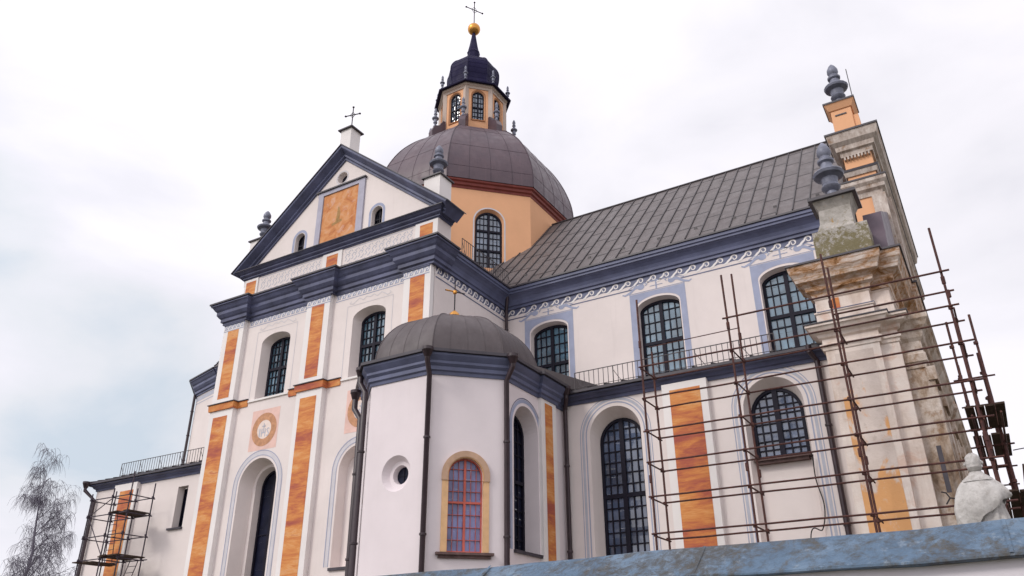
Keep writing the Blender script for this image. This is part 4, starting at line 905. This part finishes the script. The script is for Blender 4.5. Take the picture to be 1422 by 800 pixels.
def boards(name, x0, x1, y0, y1, z, along, label, group, n=4, th=.05):
    b = MB(); rg = random.Random(int(abs(x0*71+z*37+y0*11)))
    for i in range(n):
        dz = rg.uniform(0, .02); e0, e1 = rg.uniform(-.18, .18), rg.uniform(-.18, .18)
        if along == 'y': w = (x1-x0)/n; b.box(x0+w*i+.008, x0+w*(i+1)-.008, y0+e0, y1+e1, z+dz, z+dz+th)
        else: w = (y1-y0)/n; b.box(x0+e0, x1+e1, y0+w*i+.008, y0+w*(i+1)-.008, z+dz, z+dz+th)
    return tag(b.build(name, 'plank'), label, 'planks', group)
boards('scaffold_boards', -.2, .72, 22.7, 25.3, 6.05, 'y', 'dark board deck nearest the facade corner, highest on the rusty scaffold behind the statue', 'scaffold boards by the facade')
boards('scaffold_boards', -.2, .72, 26.1, 29.0, 6.05, 'y', 'dark board deck second from the corner on the scaffold, just above the statue head', 'scaffold boards by the facade')
boards('scaffold_boards', -.2, .74, 23.2, 27.6, 3.95, 'y', 'lowest dark board deck right behind the statue shoulder', 'scaffold boards by the facade')
b = MB(); b.box(.70, .74, 22.6, 28.0, 4.0, 4.5); tag(b.build('toe_board', 'plank'), 'brown upright board along the scaffold edge to the right of the statue', 'plank')

# ================================================================== small tower scaffold at the left wing
ST = thing('tower_scaffold', 'small dark scaffold tower with boards in front of the low left wing', 'scaffolding', (-35.9, 23.6, GZ))
TX = (-34.45, -35.75, -37.4)
for x, zf, zb_ in zip(TX, (8.75, 8.1, 8.0), (8.4, 8.3, 8.35)):
    for y, zt in ((23.0, zf), (24.2, zb_)): b = MB(); b.tube([(x, y, GZ), (x+.03, y, zt)], .031, 7); couplers(b, (x, y), (3.0, 4.95, 6.0, 6.95, 7.75), .031); b.build('pole', 'towertube', ST)
for z in (2.9, 4.92, 5.95, 6.92, 7.72):
    for y in (23.0, 24.2):
        if z > 6.5 and y > 23.5 and z > 7: pass
        b = MB(); b.tube([(TX[2]-.15, y+.05, z), (TX[0]+(.35 if 4 < z < 5 else .06), y+.05, z+rgs.uniform(-.04, .04))], .026, 6); b.build('ledger', 'towertube', ST)
    for x in TX: b = MB(); b.tube([(x+.05, 22.9, z-.05), (x+.05, 24.3, z-.05)], .026, 6); b.build('transom', 'towertube', ST)
for z0, z1 in ((5.0, 6.9), (7.7, 6.95)): b = MB(); b.tube([(TX[1], 23.06, z0), (TX[2], 23.06, z1)], .022, 6); b.build('brace', 'towertube', ST)
boards('scaffold_boards', -35.8, -34.4, 22.95, 24.3, 6.95, 'y', 'upper dark board deck on the small left scaffold tower', 'boards on the left tower')
boards('scaffold_boards', -35.9, -34.35, 22.95, 24.3, 4.98, 'y', 'middle dark board deck on the left tower, with a ladder under it', 'boards on the left tower')
boards('scaffold_boards', -37.5, -36.3, 22.95, 24.3, 4.80, 'y', 'dark board deck at the outer end of the left tower, under the upper ladder', 'boards on the left tower')
def ladder(a, c, w, ax, label):
    b = MB(); a, c, ax = Vector(a), Vector(c), Vector(ax)
    for s in (-1, 1): b.tube([a+ax*s*w/2, c+ax*s*w/2], .022, 6)
    n = round((c-a).length/.29)
    for i in range(1, n): p = a.lerp(c, i/n); b.tube([p-ax*w/2, p+ax*w/2], .015, 5)
    tag(b.build('ladder', 'towertube'), label, 'ladder')
ladder((-36.6, 24.0, 4.9), (-36.6, 23.8, 7.2), .55, (1, 0, 0), 'light ladder standing on the outer deck of the left tower')
ladder((-34.95, 23.7, 2.95), (-34.8, 24.1, 4.9), .6, (1, 0, 0), 'lower ladder under the middle deck of the left tower')

# ================================================================== foreground boundary wall
BW = thing('boundary_wall', 'white boundary wall with a stained blue grey metal coping in the foreground', 'wall', (0, 6.4, GZ))
SH = -.05
wy = lambda x, y: y+SH*x
b = MB(); b.add([(x, wy(x, y), z) for z in (GZ, .612) for x, y in ((-40, 5.73), (30, 5.73), (30, 6.3), (-40, 6.3))], [(0, 3, 2, 1), (4, 5, 6, 7), (0, 1, 5, 4), (1, 2, 6, 5), (2, 3, 7, 6), (3, 0, 4, 7)]); b.build('wall_body', 'wallwhite', BW)
b = MB(); n = 140; rg = random.Random(2)
rows = [(5.66, .603), (5.65, .612), (5.652, .625), (5.80, .725), (6.0, .858), (6.02, .866), (6.2, .79), (6.46, .66), (6.46, .61), (6.36, .60)]
vs = []
for i in range(n+1):
    x = -40+70*i/n; wob = .006*sin(x*2.1)+.004*sin(x*5.3+1)
    for y, z in rows: vs.append((x, wy(x, y)+rg.uniform(-.003, .003), z+wob+rg.uniform(-.003, .003)))
k = len(rows); b.add(vs, [(i*k+j, (i+1)*k+j, (i+1)*k+(j+1) % k, i*k+(j+1) % k) for i in range(n) for j in range(k)], True)
for x in [-39.4+1.97*i for i in range(35)]:
    b.add([(x-.012, wy(x, 5.648), .632), (x+.012, wy(x, 5.648), .632), (x+.012, wy(x, 6.0), .870), (x-.012, wy(x, 6.0), .870), ], [(0, 1, 2, 3)])
b.build('coping', 'coping', BW, 'stained blue grey sheet metal coping')

# ================================================================== statue behind the wall
SX, SY = -.17, 14.0
STT = thing('statue', 'weathered white stone statue of a cloaked standing figure by the facade', 'statue', (SX, SY, GZ))
b = MB(); b.sweep([(SX-.45, SY-.4), (SX+.45, SY-.4), (SX+.45, SY+.4), (SX-.45, SY+.4)], [(0, GZ), (.12, GZ), (.12, GZ+.35), (.03, GZ+.42), (.03, 1.1), (.1, 1.16), (.1, 1.28), (0, 1.3)], True)
b.box(SX-.46, SX+.46, SY-.41, SY+.41, GZ+.1, 1.295); b.build('pedestal', 'statue', STT)
def loft(mb, rings, n=48, fold=None, cap=True):
    """rings: (cx, cy, z, rx, ry); fold(a, t) scales the radius."""
    vs = []; K = len(rings)
    for i, (x, y, z, rx, ry) in enumerate(rings):
        for j in range(n):
            a = 2*pi*j/n; s = fold(a, i/(K-1)) if fold else 1
            zz = z(a) if callable(z) else z
            w = 1+.05*mnoise.noise(Vector((x+rx*cos(a), y+ry*sin(a), zz))*9)+.03*mnoise.noise(Vector((x+rx*cos(a), y+ry*sin(a), zz))*23)
            vs.append((x+rx*s*w*cos(a), y+ry*s*w*sin(a), zz))
    fs = [(i*n+j, i*n+(j+1) % n, (i+1)*n+(j+1) % n, (i+1)*n+j) for i in range(K-1) for j in range(n)]
    if cap: fs += [tuple(range(n))[::-1], tuple(range((K-1)*n, K*n))]
    mb.add(vs, fs, True)
b = MB()
X0, Y0 = SX-.02, SY
pleat = lambda a, t: 1+(.055*sin(11*a+.6)+.03*sin(17*a))*(1-t)**.5*(.25 if t > .75 else 1)
hd = [(X0, Y0, 1.28, .34, .28), (X0, Y0, 1.7, .31, .25), (X0, Y0, 2.05, .27, .21), (X0, Y0, 2.3, .24, .18), (X0, Y0, 2.5, .26, .17), (X0+.0, Y0, 2.62, .20, .14), (X0-.0, Y0-.01, 2.69, .085, .085), (X0-.005, Y0-.02, 2.74, .07, .075)]
loft(b, hd, 64, pleat)
# head: shaped ball with brow, nose, beard and hair
hc = Vector((X0+.0, Y0-.035, 2.865)); nb, mbk = 22, 28; vs = []
for i in range(nb+1):
    ph = -pi/2+pi*i/nb
    for j in range(mbk):
        a = 2*pi*j/mbk; d = Vector((cos(ph)*cos(a), cos(ph)*sin(a), sin(ph))); r = 1.0
        front = max(0, -d.y)
        r += .16*math.exp(-((d.x/.16)**2+((d.z+.02)/.22)**2))*(front > .3)          # nose
        r -= .07*math.exp(-(((abs(d.x)-.34)/.16)**2+((d.z-.16)/.12)**2))*(front > .3)  # eye sockets
        r += .05*math.exp(-((d.z-.34)/.10)**2)*(front > .4)                             # brow
        if d.z < -.3 and front > .1: r += .16*front                                     # beard
        if d.z > .42 or d.y > .25: r += .10+.045*sin(9*a+5*ph)                          # hair
        vs.append(hc+Vector((d.x*.108*r, d.y*.118*r, d.z*.142*r)))
b.add(vs, [(i*mbk+j, i*mbk+(j+1) % mbk, (i+1)*mbk+(j+1) % mbk, (i+1)*mbk+j) for i in range(nb) for j in range(mbk)], True)
for s in (-1, 1): b.lathe(hc+Vector((s*.112, .005, -.03)), [(.004, 0), (.02, .015), (.022, .04), (.014, .058), (.004, .062)], 8)
b.build('figure', 'statue', STT)
b = MB()                                # heavy cloak, hem running up to the right
def hem(base, slope): return lambda a: base+slope*cos(a)+.018*sin(7*a)
cf = lambda a, t: 1+(.12*(abs(sin(3.5*a+1+t*2.2))-.6)+.035*sin(11*a-2*t)+.02*sin(19*a+5*t))*min(1, (1-t)*1.6)
loft(b, [(X0-.01, Y0-.01, hem(2.05, .27), .345, .27), (X0-.02, Y0-.015, hem(2.15, .20), .385, .30), (X0-.015, Y0-.015, hem(2.28, .10), .395, .30), (X0, Y0-.01, hem(2.40, .02), .365, .27), (X0, Y0, 2.52, .30, .22), (X0, Y0, 2.60, .225, .165), (X0, Y0-.005, 2.66, .14, .125)], 72, cf, False)
b.build('cloak', 'statue', STT)
b = MB(); loft(b, [(X0, Y0-.015, 2.585, .225, .18), (X0, Y0-.015, 2.63, .205, .165), (X0, Y0-.012, 2.70, .115, .115), (X0, Y0-.01, 2.74, .085, .092)], 40, lambda a, t: 1+.04*sin(5*a)*(1-t), False); b.build('collar', 'statue', STT)
b = MB(); b.tube([(X0-.33, Y0-.05, 2.37), (X0-.42, Y0-.06, 2.39), (X0-.46, Y0-.06, 2.47), (X0-.52, Y0-.06, 2.49)], .012, 6); b.tube([(X0-.42, Y0-.06, 2.39), (X0-.49, Y0-.06, 2.30)], .012, 6); b.build('iron_rod', 'iron', STT)

# ================================================================== cables
def cable(pts, r, label, n=12):
    P = [Vector(p) for p in pts]; out = []
    Q = [P[0]]+P+[P[-1]]
    for i in range(1, len(Q)-2):
        for j in range(n):
            t = j/n; a, c, d, e_ = Q[i-1], Q[i], Q[i+1], Q[i+2]
            out.append(.5*((2*c)+(d-a)*t+(2*a-5*c+4*d-e_)*t*t+(3*c-a-3*d+e_)*t**3))
    out.append(P[-1]); b = MB(); b.tube(out, r, 5); tag(b.build('cable', 'cablemat'), label, 'cable')
cable([(-4.42, 24.85, 5.9), (-4.46, 24.9, 5.2), (-4.35, 24.9, 4.4), (-4.5, 24.9, 3.75), (-4.9, 24.9, 3.3), (-4.95, 24.9, GZ+.01)], .018, 'thin black cable hanging from the sill of the short aisle window')
cable([(.74, 28.0, 6.0), (3.5, 28.2, 6.35), (8.0, 28.6, 7.6), (14, 29, 9.6)], .016, 'overhead wire leaving the scaffold at the right edge of the picture')

# ================================================================== bare birches
def birch(loc, H, seed, label, group='bare birch trees', lean=(0, 0), spread=1.0):
    rg = random.Random(seed); root = thing('birch_tree', label, 'tree', loc, group); L0 = Vector(loc)
    tk = MB(); cr_ = MB(); pts = []; x = y = 0
    for i in range(15):
        t = i/14; x += rg.uniform(-.12, .12)*H/15+lean[0]*H/14; y += rg.uniform(-.12, .12)*H/15+lean[1]*H/14; pts.append(L0+Vector((x, y, H*t)))
    tk.tube(pts, [max(.012, .017*H*(1-.97*i/14)) for i in range(15)], 8); tk.build('trunk', 'bark', root)
    def branch(p, d, ln, r, lvl):
        n = 6; q = [p]; dd = d.copy()
        for i in range(n):
            dd = (dd+Vector((rg.uniform(-.22, .22), rg.uniform(-.22, .22), rg.uniform(-.14, .14)+(-.16 if lvl >= 2 else (.05 if i < 3 else -.12))))).normalized()
            q.append(q[-1]+dd*ln/n)
        cr_.tube(q, [r*(1-.8*i/n) for i in range(n+1)], 5 if lvl < 2 else 3, False)
        if lvl < 2:
            for i in range(1, n+1):
                for _ in range(1):
                    a = rg.uniform(0, 2*pi); nd = (dd*.5+Vector((cos(a), sin(a), rg.uniform(-.2, .6)))*.75).normalized(); branch(q[i], nd, ln*rg.uniform(.35, .6), r*.45, lvl+1)
        elif lvl == 2:
            for i in range(1, n+1):
                for _ in range(1):
                    if rg.random() < .25: continue
                    a = rg.uniform(0, 2*pi); tw = [q[i]]; e_ = Vector((cos(a), sin(a), .1)).normalized(); l2 = rg.uniform(.5, 1.25)*H/14
                    for s in range(4): e_ = (e_*.62+Vector((0, 0, -.5))+Vector((rg.uniform(-.15, .15), rg.uniform(-.15, .15), 0))).normalized(); tw.append(tw[-1]+e_*l2/4)
                    cr_.tube(tw, [.010, .008, .007, .006, .004], 3, False)
    for i in range(5, 15):
        for _ in range(2 if i < 13 else 1):
            t = i/14; a = rg.uniform(0, 2*pi); e_ = rg.uniform(.5, 1.1); d = Vector((cos(a), sin(a), e_)).normalized()
            branch(pts[i], d, H*rg.uniform(.2, .34)*(1.15-t*.75)*spread, .0062*H*(1.1-t), 0)
    cr_.build('crown', 'bark', root, recalc=False)
    return root
birch((-56.2, 31.1, GZ), 14.4, 11, 'tall bare birch with drooping twigs left of the church', None, lean=(-.004, .0), spread=.95)
birch((18.5, 66, GZ), 16.5, 23, 'distant bare birch beyond the scaffold at the right edge', None, spread=.85)
